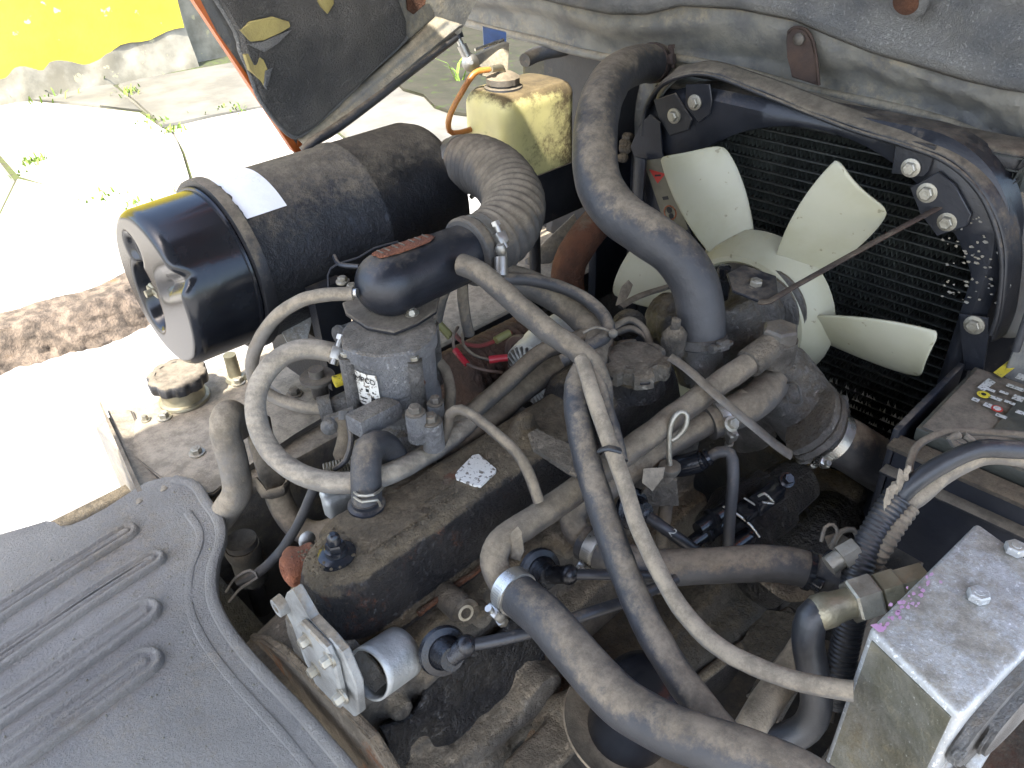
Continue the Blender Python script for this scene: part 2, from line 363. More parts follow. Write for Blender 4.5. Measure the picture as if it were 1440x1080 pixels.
def poly_in(pts, x, y):
    c = False; j = len(pts) - 1
    for i in range(len(pts)):
        a, b = pts[i], pts[j]
        if (a[1] > y) != (b[1] > y) and x < (b[0] - a[0]) * (y - a[1]) / (b[1] - a[1]) + a[0]: c = not c
        j = i
    return c
# ================================================================== SETTING
def sheet(name, pts, m, z, th=0.0, kind='structure', parent=None, bev=0, **k):
    b = B()
    if th: b.prism([V((p[0], p[1], z)) for p in pts], V((0, 0, -th)), bev)
    else: b.bm.faces.new([b.bm.verts.new(V((p[0], p[1], z))) for p in pts])
    return b.make(name, m, parent, V((0, 0, 0)) if parent is None else None, kind=kind if parent is None else None, **k)
sheet('road', [(-60, -60), (60, -60), (60, 60), (-60, 60)], 'asphalt', 0.0, smooth=False)
# pavement: a raised strip of cast slabs behind a dirty kerb
def g2(px, py, z=.13): p = Pz(px, py, z); return (p.x, p.y)
pav = thing('pavement', None, None, V((*g2(200, 280), 0)), kind='structure')
slabs = [
    [(-900, 760), (-100, 492), (20, 250), (-60, 150), (-420, 230)],
    [(-100, 492), (100, 428), (258, 350), (262, 272), (190, 286), (140, 281), (22, 247)],
    [(-60, 149), (50, 141), (95, 149), (140, 152), (200, 157), (214, 166), (222, 181), (245, 184), (256, 216), (266, 250), (261, 269), (190, 283), (140, 278), (24, 244)],
    [(225, 181), (300, 165), (362, 153), (420, 142), (560, 250), (470, 262), (262, 348), (266, 272), (271, 250), (260, 215), (249, 184)],
    [(-55, 141), (0, 139), (60, 130), (160, 117), (190, 143), (214, 162), (200, 153), (140, 148), (95, 145), (50, 138), (-55, 144)],
    [(164, 117), (200, 110), (325, 88), (380, 80), (420, 139), (362, 150), (300, 161), (224, 178), (216, 163), (192, 142)],
    [(380, 81), (700, 20), (860, 90), (700, 190), (560, 248), (424, 141)],
]
for s_ in slabs:
    b = B(); b.prism([V((*g2(x, y), .13)) for x, y in s_], V((0, 0, -.12)), .022, 1); b.make('slab', 'concrete_old_shade' if s_ in slabs[4:] else 'concrete', pav)
b = B(); b.prism([V((*g2(x, y, .118), .112)) for x, y in [(-900, 770), (-100, 495), (100, 431), (262, 350), (700, 200), (900, 60), (700, 0), (380, 60), (300, 72), (0, 120), (-420, 190)]], V((0, 0, -.11))); b.make('slab_bed', 'joint', pav)
# kerb stones
kp = [Pz(x, y, .135) for x, y in [(-420, 588), (-200, 522), (-60, 478), (60, 445), (165, 412), (300, 345), (470, 262)]]
kb = thing('kerb', None, None, V((kp[3].x, kp[3].y, 0)), kind='structure')
KP = catmull(kp, .02)
def fk(u, v):
    i = min(int(u * (len(KP) - 1)), len(KP) - 2); p = KP[i]; dd = (KP[i + 1] - KP[i]).normalized()
    nn = V((dd.y, -dd.x, 0)); nn = nn if nn.dot(V((-.69, -.72, 0))) > 0 else -nn
    s = v * .30; off, z = ((-.12 + s, .139) if s < .12 else (.0 + (s - .12) * .55, .139 - (s - .12) * .85))
    q = p + nn * off; q.z = z
    w = noise.noise(q * 7) * .03 + noise.noise(q * 24) * .018 + noise.noise(q * 70) * .008
    return q + nn * w * (.3 + v) + V((0, 0, w * .4))
b = B(); b.grid(fk, len(KP) - 1, 26); b.make('kerb_face', 'kerb', kb)
# far wall
wa = Pz(0, 147, .13); wb = Pz(272, 90, .13); wd = (wb - wa).normalized(); wn_ = V((wd.y, -wd.x, 0))
if wn_.dot(V((-.69, -.72, 0))) < 0: wn_ = -wn_
wall = thing('yellow_wall', 'yellow painted street wall with flaking paint and a worn grey foot, across the pavement', 'wall', V((wa.x, wa.y, .13)))
b = B()
def fw(u, v):
    p = wa - wd * 3 + wd * (u * ((wb - wa).length + 3)); z = .13 + .03 + .24 * max(0, (u - .62) / .38) + v * 3.3
    q = V((p.x, p.y, z)) + wn_ * (noise.noise(V((u * 9, v * 14, 0))) * .006)
    if v == 0: q.z += noise.noise(V((u * 14, 3, 0))) * .09
    return q
b.grid(fw, 60, 40); b.make('painted_face', 'yellow', wall)
b = B()
def fp(u, v):
    p = wa - wd * 3 + wd * (u * ((wb - wa).length + 3.02)); q = V((p.x, p.y, .10 + v * .47)) + wn_ * (.05 * (1 - v) ** 2 - .035 * v + noise.noise(V((u * 30, v * 3, 7))) * .012)
    return q
b.grid(fp, 160, 12); b.make('plinth', 'plinth', wall)
e2 = wb
b = B(); q0 = e2 + wd * .02 - wn_ * .10
b.prism([V((q0.x, q0.y, .1)), V((q0.x, q0.y, 3.5)), V(((q0 + wd * 9).x, (q0 + wd * 9).y, 3.5)), V(((q0 + wd * 9).x, (q0 + wd * 9).y, .1))], -wn_ * .2)
b.make('grey_rear_wall', 'plinth', None, V((q0.x, q0.y, .1)), 'rough grey rendered wall set back beyond the yellow one', 'wall')
# shadow on the ground beyond the coolant bottle, painted as a dark olive patch
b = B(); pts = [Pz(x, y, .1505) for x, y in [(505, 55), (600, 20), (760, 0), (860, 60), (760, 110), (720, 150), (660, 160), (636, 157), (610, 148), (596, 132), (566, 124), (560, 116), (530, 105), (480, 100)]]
b.prism(pts, V((0, 0, -.02)), .004); b.make('ground_shadow_patch', 'shadeground', None, kind='structure')
# weeds
def weeds(pos, n, h, sp, gid):
    b = B()
    for k in range(n):
        p = V(pos) + V((random.gauss(0, sp), random.gauss(0, sp), 0)); a = random.uniform(0, 2 * pi); t = V((cos(a), sin(a), 0)); hh = h * random.uniform(.5, 1.2); w = .006
        s = V((-t.y, t.x, 0)) * w; q1 = p + V((0, 0, hh * .6)) + t * hh * .3; q2 = p + V((0, 0, hh * .8)) + t * hh * .9
        v = [b.bm.verts.new(x) for x in (p - s, p + s, q1 + s * .8, q1 - s * .8, q2)]
        b.bm.faces.new(v[:4]); b.bm.faces.new((v[3], v[2], v[4]))
    return b.make('weeds', 'grass', None, V(pos), kind='stuff', norm=False)
for (x, y, n, h, sp) in [(163, 103, 60, .13, .10), (243, 184, 30, .035, .03), (50, 228, 26, .05, .035), (145, 280, 30, .03, .05), (195, 286, 20, .03, .04), (216, 172, 30, .03, .06), (320, 155, 24, .03, .08), (268, 262, 14, .02, .04), (22, 247, 12, .03, .05), (180, 130, 30, .05, .05), (645, 118, 9, .22, .02), (60, 136, 25, .06, .10)]:
    weeds(Pz(x, y, .13), n, h, sp, 0)

# ================================================================== TRUCK BODY
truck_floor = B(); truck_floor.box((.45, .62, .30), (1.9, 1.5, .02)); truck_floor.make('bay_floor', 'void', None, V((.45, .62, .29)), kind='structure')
# far frame rail
fr = thing('frame_rail', 'dusty black steel frame rail along the far side of the engine bay', 'frame', V((.9, 1.15, .3)))
b = B(); b.box((1.02, 1.19, .765), (.86, .42, .03), bev=.004); b.make('top_plate', 'ledge', fr)
b = B(); b.box((1.02, .985, .53), (.86, .02, .44)); b.make('inner_wall', 'iron_dark', fr)
b = B(); b.box((.9, .975, .785), (.60, .012, .03), bev=.002); b.make('lip', 'black_dusty', fr)
b = B(); b.box((1.1, 1.385, .60), (.7, .02, .36)); b.make('outer_skirt', 'orange', fr)
# near frame rail
nf = thing('near_frame_rail', 'dark greasy steel frame rail low under the battery, near side', 'frame', V((.7, .06, .3)))
b = B(); b.box((.65, .03, .42), (1.3, .05, .24)); b.make('rail_web', 'iron_dark', nf)
b = B(); b.box((.65, .085, .545), (1.3, .14, .012)); b.make('rail_flange', 'iron_dark', nf)
# counterweight mass behind the radiator
cw = thing('counterweight', 'dark cast counterweight and sill behind the radiator', 'counterweight', V((1.35, .6, .3)))
b = B(); b.box((1.42, .55, .72), (.3, 1.5, .9), bev=.02); b.make('casting', 'black_dusty', cw)
b = B(); b.box((1.265, .96, .9), (.02, .5, .6)); b.make('rear_bulkhead', 'black_dusty', cw)
b = B(); b.prism([Px(790, 66, 1.25), Px(836, 84, 1.25), Px(840, 76, 1.25), Px(800, 52, 1.25)], V((.004, 0, 0))); b.make('painted_lip', 'orange', cw)
b = B(); b.prism([Px(866, 78, 1.22), Px(882, 92, 1.22), Px(902, 92, 1.22), Px(924, 80, 1.22), Px(910, 70, 1.22), Px(870, 70, 1.22)], V((.004, 0, 0))); b.make('painted_lip', 'orange', cw)
# cross member in the dark on the left, under the mat
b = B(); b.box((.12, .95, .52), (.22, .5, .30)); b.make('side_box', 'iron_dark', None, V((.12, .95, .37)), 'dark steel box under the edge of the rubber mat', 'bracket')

# ------------------------------------------------------------------ unseen guard roof added to shape the sun (above the frame)
og = thing('shade_roof', 'unseen guard roof added to shade the engine bay, outline stepped to let sun past', 'roof', V((-.2, .2, 2.1)))
b = B(); b.prism([V(p) for p in ((-1.5, -.6, 2.1), (.85, -.6, 2.1), (.85, .80, 2.1), (.40, .80, 2.1), (.40, 1.03, 2.1), (-.06, 1.02, 2.1), (-.06, .90, 2.1), (-1.5, .90, 2.1))], V((0, 0, .03)), .004); b.make('shade_plate', 'black_dusty', og)  # outline stepped to shade bay and skirt while tank and bottle stay sunlit

# ------------------------------------------------------------------ hood
hood = thing('engine_hood', 'raised orange engine hood with torn dusty felt lining, hinged behind the radiator', 'hood', Px(1050, 90, 1.22))
low = [(640, 28), (700, 44), (760, 58), (800, 70), (860, 82), (912, 83), (960, 84), (1040, 100), (1120, 122), (1200, 140), (1280, 158), (1340, 176), (1385, 195), (1420, 218), (1450, 246), (1500, 290)]
mid = [(640, -8), (700, -2), (760, 4), (800, 20), (860, 44), (912, 50), (960, 46), (1040, 62), (1120, 76), (1200, 92), (1280, 112), (1340, 128), (1385, 140), (1420, 150), (1450, 158), (1500, 180)]
felt = [(640, -12), (700, -8), (760, -4), (800, 6), (860, 18), (912, 18), (960, 6), (1040, 10), (1120, 26), (1170, 48), (1230, 72), (1300, 92), (1360, 110), (1410, 122), (1450, 128), (1500, 140)]
def lerpoly(P, u):
    t = u * (len(P) - 1); i = min(int(t), len(P) - 2); t -= i; return (P[i][0] * (1 - t) + P[i + 1][0] * t, P[i][1] * (1 - t) + P[i + 1][1] * t)
def f_rim(u, v):
    a = Px(*lerpoly(low, u), 1.20); m_ = Px(*lerpoly(mid, u), 1.19); c = Px(*lerpoly(felt, u), 1.165)
    p = (a * (1 - v) ** 2 + m_ * 2 * v * (1 - v) + c * v * v)
    p.x += .006 * sin(v * pi * 2.2) + noise.noise(V((u * 22, v * 4, 1))) * .005 + noise.noise(V((u * 60, v * 9, 5))) * .003
    return p
b = B(); b.grid(f_rim, 110, 14); b.make('lower_rim', 'rim', hood, thick=.003)
# rolled bead on the lower edge
b = B(); b.tube([Px(*p, 1.196) for p in low], .0075, 10, .01); b.make('edge_bead', 'rim', hood)
def f_felt(u, v):
    c = Px(*lerpoly(felt, u), 1.158)
    top = V((.62, 1.22 - u * 1.30, 2.02)); ctrl = V((1.12, 1.30 - u * 1.30, 1.62))
    p = c * (1 - v) ** 2 + ctrl * 2 * v * (1 - v) + top * v * v
    q = V((u * 7, v * 5, 3)); w = noise.noise(q) * .026 + noise.noise(q * 3) * .013 + noise.noise(q * 8) * .004 + abs(noise.noise(q * 1.7 + V((9, 1, 1)))) * .02
    p.x -= w * min(1, v * 12) + .012 * math.exp(-((v - .02) / .02) ** 2)
    return p
b = B(); b.grid(f_felt, 130, 90); b.make('felt_lining', 'felt', hood, thick=.006)
b = B(); b.grid(lambda u, v: V((1.225, 1.32 - u * 1.55, 1.27)) * (1 - v) ** 2 + V((1.20, 1.34 - u * 1.55, 1.68)) * 2 * v * (1 - v) + V((.60, 1.3 - u * 1.55, 2.06)) * v * v, 20, 14); b.make('outer_panel', 'orange', hood, thick=.003)
# rusty hole in the felt
hp = Px(1275, 2, 1.125); b = B(); b.lathe(hp, V((-.9, 0, -.35)), [(0, .017), (.004, .016), (.006, .011)], 22); b.make('drain_plug', 'rust', hood, label='rusty round plug in the felt')
b = B(); b.lathe(hp, V((-.9, 0, -.35)), [(-.004, .026), (.001, .022), (.002, .018)], 24); b.make('plug_rim', 'felt', hood)
# side panel (skirt)
SY = 1.14
def sk(x, y, o=0): return Py(x, y, SY + o)
b = B(); b.prism([sk(*p) for p in [(415, 216), (648, 46), (700, -60), (640, -300), (160, -190), (272, -2)]], V((0, .004, 0))); b.make('side_panel', 'rim', hood)
b = B(); b.prism([sk(*p, -.003) for p in [(413, 213), (419, 216), (420, 206), (305, 45), (282, 0), (180, -150), (166, -180), (160, -176), (272, 0)]], V((0, .012, 0)), .001, 1); b.make('painted_edge', 'orange', hood)
b = B(); b.prism([sk(*p, -.003) for p in [(415, 214), (424, 214), (470, 180), (466, 168), (420, 196)]], V((0, .008, 0)), .001, 1); b.make('painted_edge', 'orange', hood)
fo = [(292, -20), (308, 8), (330, 44), (337, 70), (348, 96), (356, 118), (366, 142), (388, 172), (404, 188), (418, 193), (432, 184), (470, 152), (520, 102), (560, 66), (572, 52), (571, 30), (556, -10), (540, -200), (230, -150)]
cen = V((0, 0, 0))
P_ = [sk(*p, -.010) for p in fo]
for p in P_: cen += p / len(P_)
b = B()
def f_side(u, v):
    t = u * len(P_); i = int(t) % len(P_); t -= int(t)
    e = P_[i].lerp(P_[(i + 1) % len(P_)], t); p = cen.lerp(e, v)
    q = p * 9; p = p + V((0, -(noise.noise(q) * .012 + noise.noise(q * 3) * .004 + .006) * min(1, (1 - v) * 14 + .1) + (.006 if v > .99 else 0), 0)); return p
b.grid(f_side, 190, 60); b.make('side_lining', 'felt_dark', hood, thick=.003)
b = B(); b.tube([sk(*p, -.012) for p in fo[:15]], .0032, 8, .01).jit(.001, 90); b.make('lining_edge', 'felt', hood)
def patch(nm, m, pts, off, parent, yy, th=.004, disp=.0015):
    b = B(); b.prism([Py(*p, yy + off) for p in pts], V((0, th, 0)), .0012, 1); return b.jit(.002, 60).make(nm, m, parent, disp=.004, dscale=.008)
patch('torn_foam', 'foam', [(338, 42), (352, 30), (384, 24), (408, 30), (409, 38), (396, 46), (372, 58), (352, 60)], -.022, hood, SY, .006)
patch('torn_foam', 'foam', [(344, 76), (356, 72), (372, 84), (375, 98), (380, 104), (376, 112), (374, 124), (366, 112), (352, 98)], -.022, hood, SY, .008)
patch('torn_foam', 'foam', [(448, 2), (456, -6), (468, -6), (470, 6), (462, 20), (456, 12)], -.022, hood, SY, .006)
b = B(); 
for pts_ in ([(336, 62), (350, 62), (372, 74), (390, 62), (412, 42), (396, 48), (372, 60), (352, 62)], [(374, 100), (384, 96), (378, 112), (376, 126), (372, 122)]):
    b.prism([Py(*p, SY - .026) for p in pts_], V((0, .004, 0)), .001, 1)
b.make('torn_flap', 'felt', hood)
p0 = Py(397, 132, SY - .014); b = B(); b.lathe(p0, (0, -1, 0), [(0, .017), (.002, .016), (.003, .013), (.0015, .011), (.002, .006), (.003, .001)], 26); b.make('lining_stud', 'felt_dark', hood)
p0 = Py(546, 16, SY - .016); b = B(); b.lathe(p0, (0, -1, 0), [(0, .012), (.003, .011), (.005, .006)], 20); b.make('lining_stud', 'felt_dark', hood)
p0 = [(572, -4), (600, -8), (598, 6), (582, 20), (574, 14)]; b = B(); b.prism([Py(*p, SY - .006) for p in p0], V((0, .003, 0))); b.make('rust_patch', 'rust', hood)
# flange of the side panel along its lower edge
def f_fl(u, v):
    a = V((0, 0, 0)); A0 = sk(*( (424, 214)), -.02); A1 = sk(650, 36, -.02); B0 = sk(418, 196, -.004); B1 = sk(612, 24, -.004)
    p = A0.lerp(A1, u).lerp(B0.lerp(B1, u), v); p.y -= .014 * sin(v * pi) + .004 * sin(v * 9); return p
b = B(); b.grid(f_fl, 40, 12); b.make('side_flange', 'rim', hood, thick=.003)
b = B(); b.tube([Py(426, 213, SY - .03), Py(446, 196, SY - .034), Py(470, 182, SY - .03), Py(520, 145, SY - .03), Py(580, 98, SY - .026), Py(640, 52, SY - .022)], .008, 10); b.make('rubber_seal', 'rubber', hood)
# latch bracket on the rim
lt = B(); bx = [(1108, 46), (1113, 40), (1122, 38), (1134, 42), (1143, 56), (1148, 80), (1152, 120), (1115, 108), (1109, 80), (1107, 60)]
lt.prism([Px(*p, 1.158) for p in bx], V((-.004, 0, 0)), .0015, 1); lo_ = lt.make('latch_bracket', 'rust_dark', hood)
b = B(); b.lathe(Px(1124, 55, 1.153), (-1, 0, 0), [(0, .009), (.003, .0085), (.006, .004)], 18); b.make('rivet', 'bolt_dark', lo_)
b = B(); b.tube([Px(*p, 1.153) for p in bx[:1] + bx[1:7]], .002, 6, .004); b.make('bracket_edge', 'rust_dark', lo_)

# gas strut
gs = thing('gas_strut', 'slim black gas strut holding up the hood, pinned to a bracket beside the coolant bottle', 'strut', Pd(662, 92, 1.45))
a = Pd(661, 88, 1.45); c = Pd(645, 55, 1.43); d_ = Pd(618, -20, 1.40)
b = B(); b.cyl(c, d_, .0105, 16); b.make('cylinder', 'black', gs)
b = B(); b.cyl(a, c, .0055, 12); b.make('rod', 'steel', gs)
b = B(); b.cyl(a + (c - a) * .25, a + (c - a) * .75, .009, 16); b.make('collar', 'clamp', gs)
b = B(); b.lathe(a, V((-.5, -.8, .2)), [(-.010, .008), (-.008, .014), (.004, .016), (.008, .013), (.010, .008), (.014, .004)], 20); b.make('pivot', 'clamp', gs)
# strut mounting bracket
sb = thing('strut_bracket', 'dusty steel bracket with blue edge carrying the lower end of the gas strut', 'bracket', Pd(700, 90, 1.47))
b = B(); b.prism([Pd(668, 78, 1.47), Pd(708, 60, 1.50), Pd(716, 62, 1.50), Pd(714, 110, 1.5), Pd(690, 110, 1.48), Pd(668, 104, 1.46)], V((.01, .012, 0)), .001, 1); b.make('plate', 'rim', sb)
b = B(); b.prism([Pd(679, 38, 1.53), Pd(712, 46, 1.53), Pd(712, 62, 1.53), Pd(681, 72, 1.53)], V((.006, .008, 0))); b.make('blue_plate', 'blue', sb)
b = B(); b.cyl(Pd(668, 70, 1.46), Pd(708, 56, 1.49), .003, 8); b.make('pin', 'steel', sb)

# ------------------------------------------------------------------ coolant bottle
rb = thing('coolant_bottle', 'stained yellow translucent plastic coolant bottle beside the gas strut', 'bottle', Pd(740, 200, 1.5))
A_ = Pz(668, 122, 1.175); 
ax_ = V((1, 0, 0)); ay_ = V((0, 1, 0))
def rr(x, y, r): return [(x - r, y - r), (x + r, y + r)]
def fb(u, v):                                   # lofted rounded body with a finger groove
    th = 2 * pi * u; hx, hy = .092, .060
    c, s = cos(th), sin(th); e = .32
    x = hx * math.copysign(abs(c) ** e, c); y = hy * math.copysign(abs(s) ** e, s)
    z = v; k = 1.0
    if z > .86: k = 1 - .16 * ((z - .86) / .14) ** 2 - .04 * (z > .985)
    g = math.exp(-((x + .022) / .011) ** 2) * (1 if s < 0 else 0) * .010 * (1 - max(0, z - .8) * 3 if z > .8 else 1)
    return BO + V((x * k, y * k + g, z * .178))
BO = V((1.04, 1.065, 1.0))
b = B(); b.grid(fb, 96, 30)
tv = [v for v in b.bm.verts if abs(v.co.z - (BO.z + .178)) < 1e-5]
bmesh.ops.remove_doubles(b.bm, verts=b.bm.verts, dist=1e-5)
be = [e for e in b.bm.edges if e.is_boundary and e.verts[0].co.z > BO.z + .1]; bmesh.ops.contextual_create(b.bm, geom=be)
b.jit(.0015, 22); b.make('bottle_body', 'tankp', rb, ang=60)
TOP = BO + V((-.035, .006, .178))
b = B(); b.lathe(TOP, (0, 0, 1), [(-.004, .036), (.003, .034), (.005, .026), (.010, .025)], 28); b.make('filler_neck', 'black_dusty', rb)
b = B(); b.lathe(TOP + V((0, 0, .008)), (0, 0, 1), [(0, .030), (.010, .030), (.013, .026), (.018, .018), (.019, .012)], 28, lambda t, z: 1 + .03 * cos(12 * t)); b.make('cap', 'pipe', rb)
b = B(); b.tube([TOP + V((-.002, 0, .02)), TOP + V((-.003, 0, .034)), TOP + V((-.03, -.002, .037))], .006, 10, .004); b.make('cap_nipple', 'brass', rb)
b = B(); b.box(BO + V((.072, 0, .160)), (.03, .05, .03), bev=.008); b.make('shoulder', 'tankp', rb)
hose('overflow_hose', [TOP + V((-.026, -.002, .037)), Pd(668, 103, 1.40), Pd(648, 132, 1.40), Pd(632, 165, 1.41), Pd(632, 184, 1.42), Pd(645, 187, 1.43), Pd(668, 180, 1.45)], .0052, 'amber', 'thin amber overflow hose looping from the coolant bottle cap', n=12)
# support bracket
br = thing('bottle_bracket', 'black steel tray bracket wrapped round the foot of the coolant bottle', 'bracket', BO + V((.03, -.07, -.06)))
x0 = BO.x - .03; yy = BO.y - .065; z1 = BO.z + .03
b = B(); b.box((x0 + .09, yy, z1 - .05), (.20, .004, .10)); b.make('front_plate', 'black_dusty', br)
b = B(); b.prism([V((x0 - .012, yy - .002, z1)), V((x0 - .012, yy - .002, z1 - .10)), V((x0 - .06, yy + .02, z1 - .10)), V((x0 - .055, yy + .02, z1 - .01))], V((0, .004, 0))); b.make('side_wing', 'black_dusty', br)
b = B(); b.box((BO.x, BO.y, BO.z - .006), (.17, .13, .006)); b.make('base_plate', 'black_dusty', br)
b = B(); b.cyl(V((BO.x, BO.y - .03, BO.z - .01)), V((BO.x, BO.y - .03, .78)), .012, 12); b.make('post', 'black_dusty', br)
# rear crossing hose
hose('rear_breather_hose', [Pd(738, 85, 1.55), Pd(760, 76, 1.58), Pd(790, 70, 1.6), Pd(830, 60, 1.62)], .013, 'rubber_dust', 'short grey hose passing behind the coolant bottle')

# ------------------------------------------------------------------ radiator
SX = 1.07; RC = V((SX, .505, .92)); RR = .277
rad = thing('radiator', 'black radiator core with bent fins inside a steel shroud, facing the fan', 'radiator', V((1.1, .5, .45)))
# tubes across
z = .55; rows = []
while z < 1.21: rows.append(z); z += .0158
tb = None
for k, z in enumerate(rows):
    if tb is None:
        b = B(); b.box((1.125, .54, z), (.022, .56, .0022)); tb = b.make('core_tube', 'fintube', rad); z0 = z
    else:
        o = tb.copy(); COL.objects.link(o); o.location = (0, 0, z - z0)
        o.parent = rad
b = B()
for k, z in enumerate(rows[:-1]):
    n = 150; pv = None
    for i in range(n + 1):
        y = .26 + .56 * i / n + random.uniform(-.0006, .0006); zz = z + (.0012 if i % 2 else .0146)
        cur = (b.bm.verts.new((1.117, y, zz)), b.bm.verts.new((1.140, y, zz)))
        if pv: b.bm.faces.new((pv[0], cur[0], cur[1], pv[1]))
        pv = cur
b.make('core_fins', 'fin', rad, kind='stuff', smooth=False, norm=False)
b = B()                                          # crushed shiny fins along the foot of the core
for k, z in enumerate(rows):
    if not .70 < z < .80: continue
    for i in range(70):
        y = .25 + .26 * i / 70 + random.uniform(-.002, .002)
        lim = (y - .25) / .26; e = abs(z - (.745 + .03 * lim)) / .045
        if random.random() < e * .9 + .12: continue
        zz = z + .001; hgt = random.uniform(.005, .012); w = .0021
        v = [b.bm.verts.new(p) for p in ((1.1125, y - w, zz), (1.1125, y + w, zz), (1.111, y + random.uniform(-.002, .002), zz + hgt))]
        b.bm.faces.new(v)
b.make('bent_fins', 'finbent', rad, kind='stuff', smooth=False, norm=False)
b = B(); b.box((1.165, .54, .86), (.03, .56, .68)); b.make('core_back', 'fin', rad)
# tanks
b = B(); b.box((1.15, .54, 1.19), (.07, .56, .03), bev=.01, seg=3); b.make('top_tank', 'black_dusty', rad)
b = B(); b.box((1.14, .51, .52), (.07, .66, .05), bev=.01); b.make('bottom_tank', 'black_dusty', rad)
# shroud plate with round opening
sh = thing('fan_shroud', 'black painted steel fan shroud with a round opening and chipped paint', 'shroud', V((SX, .5, .45)))
def outer(th):
    y0, y1, z0, z1, r = .232, .835, .50, 1.222, .14
    d = V((cos(th), sin(th))); best = 9
    t = 0.0
    lo, hi = 0, 1.0
    for _ in range(40):
        t = (lo + hi) / 2; y = RC.y + d.x * t; z = RC.z + d.y * t
        cx = min(max(y, y0 + r), y1 - r); cz = min(max(z, z0), z1 - r)
        ins = (y0 <= y <= y1 and z0 <= z <= z1) and not ((y < y0 + r or y > y1 - r) and z > z1 - r and math.hypot(y - cx, z - cz) > r)
        if ins: lo = t
        else: hi = t
    return lo
n = 180; b = B(); prof = []
for i in range(n):
    th = 2 * pi * i / n; o_ = outer(th); d = V((0, cos(th), sin(th))); rin = min(RR, o_ - .012)
    if d.y < 0: rin = min(rin, (RC.y - .262) / max(1e-4, -d.y))
    prof.append((d, rin, o_))
rings = []
for (xo, sel) in ((.022, 'i'), (.0, 'i'), (-.002, 'i2'), (-.002, 'o2'), (.010, 'o'), (.055, 'o')):
    rg = []
    for d, ri, ro in prof:
        r = {'i': ri, 'i2': ri + .003, 'o2': ro - .016, 'o': ro}[sel]
        rg.append(b.bm.verts.new(RC + d * r + V((xo, 0, 0))))
    rings.append(rg)
b.skin(rings, False, False); b.make('shroud_plate', 'black', sh)
# grey weatherstrip over the top of the shroud
ws = [(905, 190), (910, 150), (935, 118), (975, 104), (1010, 108), (1060, 127), (1130, 155), (1200, 182), (1270, 203), (1330, 226), (1372, 262), (1398, 310), (1410, 370), (1404, 440), (1390, 480)]
WS = thing('cowl', 'dusty grey sheet cowl curving round the top and right of the fan shroud', 'cowl', Px(1130, 150, 1.06))
def f_ws(u, v):
    t = u * (len(ws) - 1)
    c = WSP[min(int(u * (len(WSP) - 1)), len(WSP) - 1)]
    out_ = (c - V((c.x, RC.y, RC.z))).normalized()
    a = v * pi * 1.05; wd_ = .008 + .004 * sin(u * pi)
    return c + out_ * (.002 + wd_ * v) + V((.0 + .030 * v * v + .0015 * sin(u * 40), 0, 0))
WSP = catmull([Px(*p, 1.062) for p in ws], .006)
b = B(); b.grid(f_ws, len(WSP) - 1, 12); b.make('lip', 'black_dusty', WS, thick=.003)
b = B(); b.tube([p + V((-.003, 0, 0)) for p in WSP[::3]], .0032, 10, .008); b.make('bead', 'black_dusty', WS)
co = [(872, 240), (880, 150), (905, 95), (960, 90), (1040, 106), (1120, 128), (1200, 146), (1280, 166), (1350, 192), (1412, 232), (1455, 290), (1475, 360), (1475, 430), (1465, 500)]
CO = [Px(*lerpoly(co, k / 60), 1.19) for k in range(61)]
def f_co(u, v):
    a = WSP[min(int(u * (len(WSP) - 1)), len(WSP) - 1)] + V((.028, 0, 0)); c = CO[int(u * 60)] + (CO[min(60, int(u * 60) + 1)] - CO[int(u * 60)]) * (u * 60 - int(u * 60))
    p = a.lerp(c, v); p.x += .018 * sin(v * pi) - .006 * sin(v * pi * 3); p.x += noise.noise(p * 12) * .006; return p
b = B(); b.grid(f_co, 100, 16); b.make('cowl_skin', 'rim', WS, thick=.003)
# fixing plates, bolts
def plate(pts, x, m='black', th=.004, nm='fixing_plate', parent=sh, bev=.001): b = B(); b.prism([Px(*p, x) for p in pts], V((-th, 0, 0)), bev, 1); return b.make(nm, m, parent)
plate([(921, 140), (951, 130), (975, 168), (970, 182), (944, 190), (928, 165)], 1.066, 'black_dusty')
plate([(966, 118), (1000, 118), (1003, 140), (1000, 160), (985, 172), (966, 150)], 1.067, 'black')
plate([(1262, 195), (1290, 198), (1318, 204), (1308, 240), (1300, 248), (1255, 243)], 1.067, 'black')
plate([(1282, 262), (1322, 240), (1345, 258), (1368, 300), (1362, 316), (1320, 330), (1296, 298)], 1.066, 'black', .006)
plate([(1350, 440), (1392, 446), (1392, 470), (1384, 520), (1358, 520), (1352, 470)], 1.066, 'black')
# left strap
plate([(888, 205), (900, 176), (915, 160), (930, 172), (932, 214), (975, 330), (952, 338), (914, 290)], 1.060, 'black', .003, 'side_strap')
for x, y, r in [(948, 163, .0082), (977, 144, .0082), (1281, 236, .0085), (1304, 271, .009), (1332, 312, .0085), (1370, 457, .009)]:
    bolt(sh, Px(x, y, 1.061), (-1, 0, 0), r, .008)
# chipped paint flecks
b = B()
for k in range(85):
    px = random.uniform(1325, 1420); py = random.uniform(300, 430); p = Px(px, py, 1.0672)
    w = random.uniform(.001, .0035); a = random.uniform(0, pi)
    pts = [p + V((0, cos(a + t) * w * random.uniform(.4, 1.3), sin(a + t) * w * random.uniform(.3, .9))) for t in (0, 1.2, 2.5, 3.8, 5)]
    b.prism(pts, V((-.0004, 0, 0)))
b.make('paint_chips', 'rim', sh, kind='stuff', smooth=False)
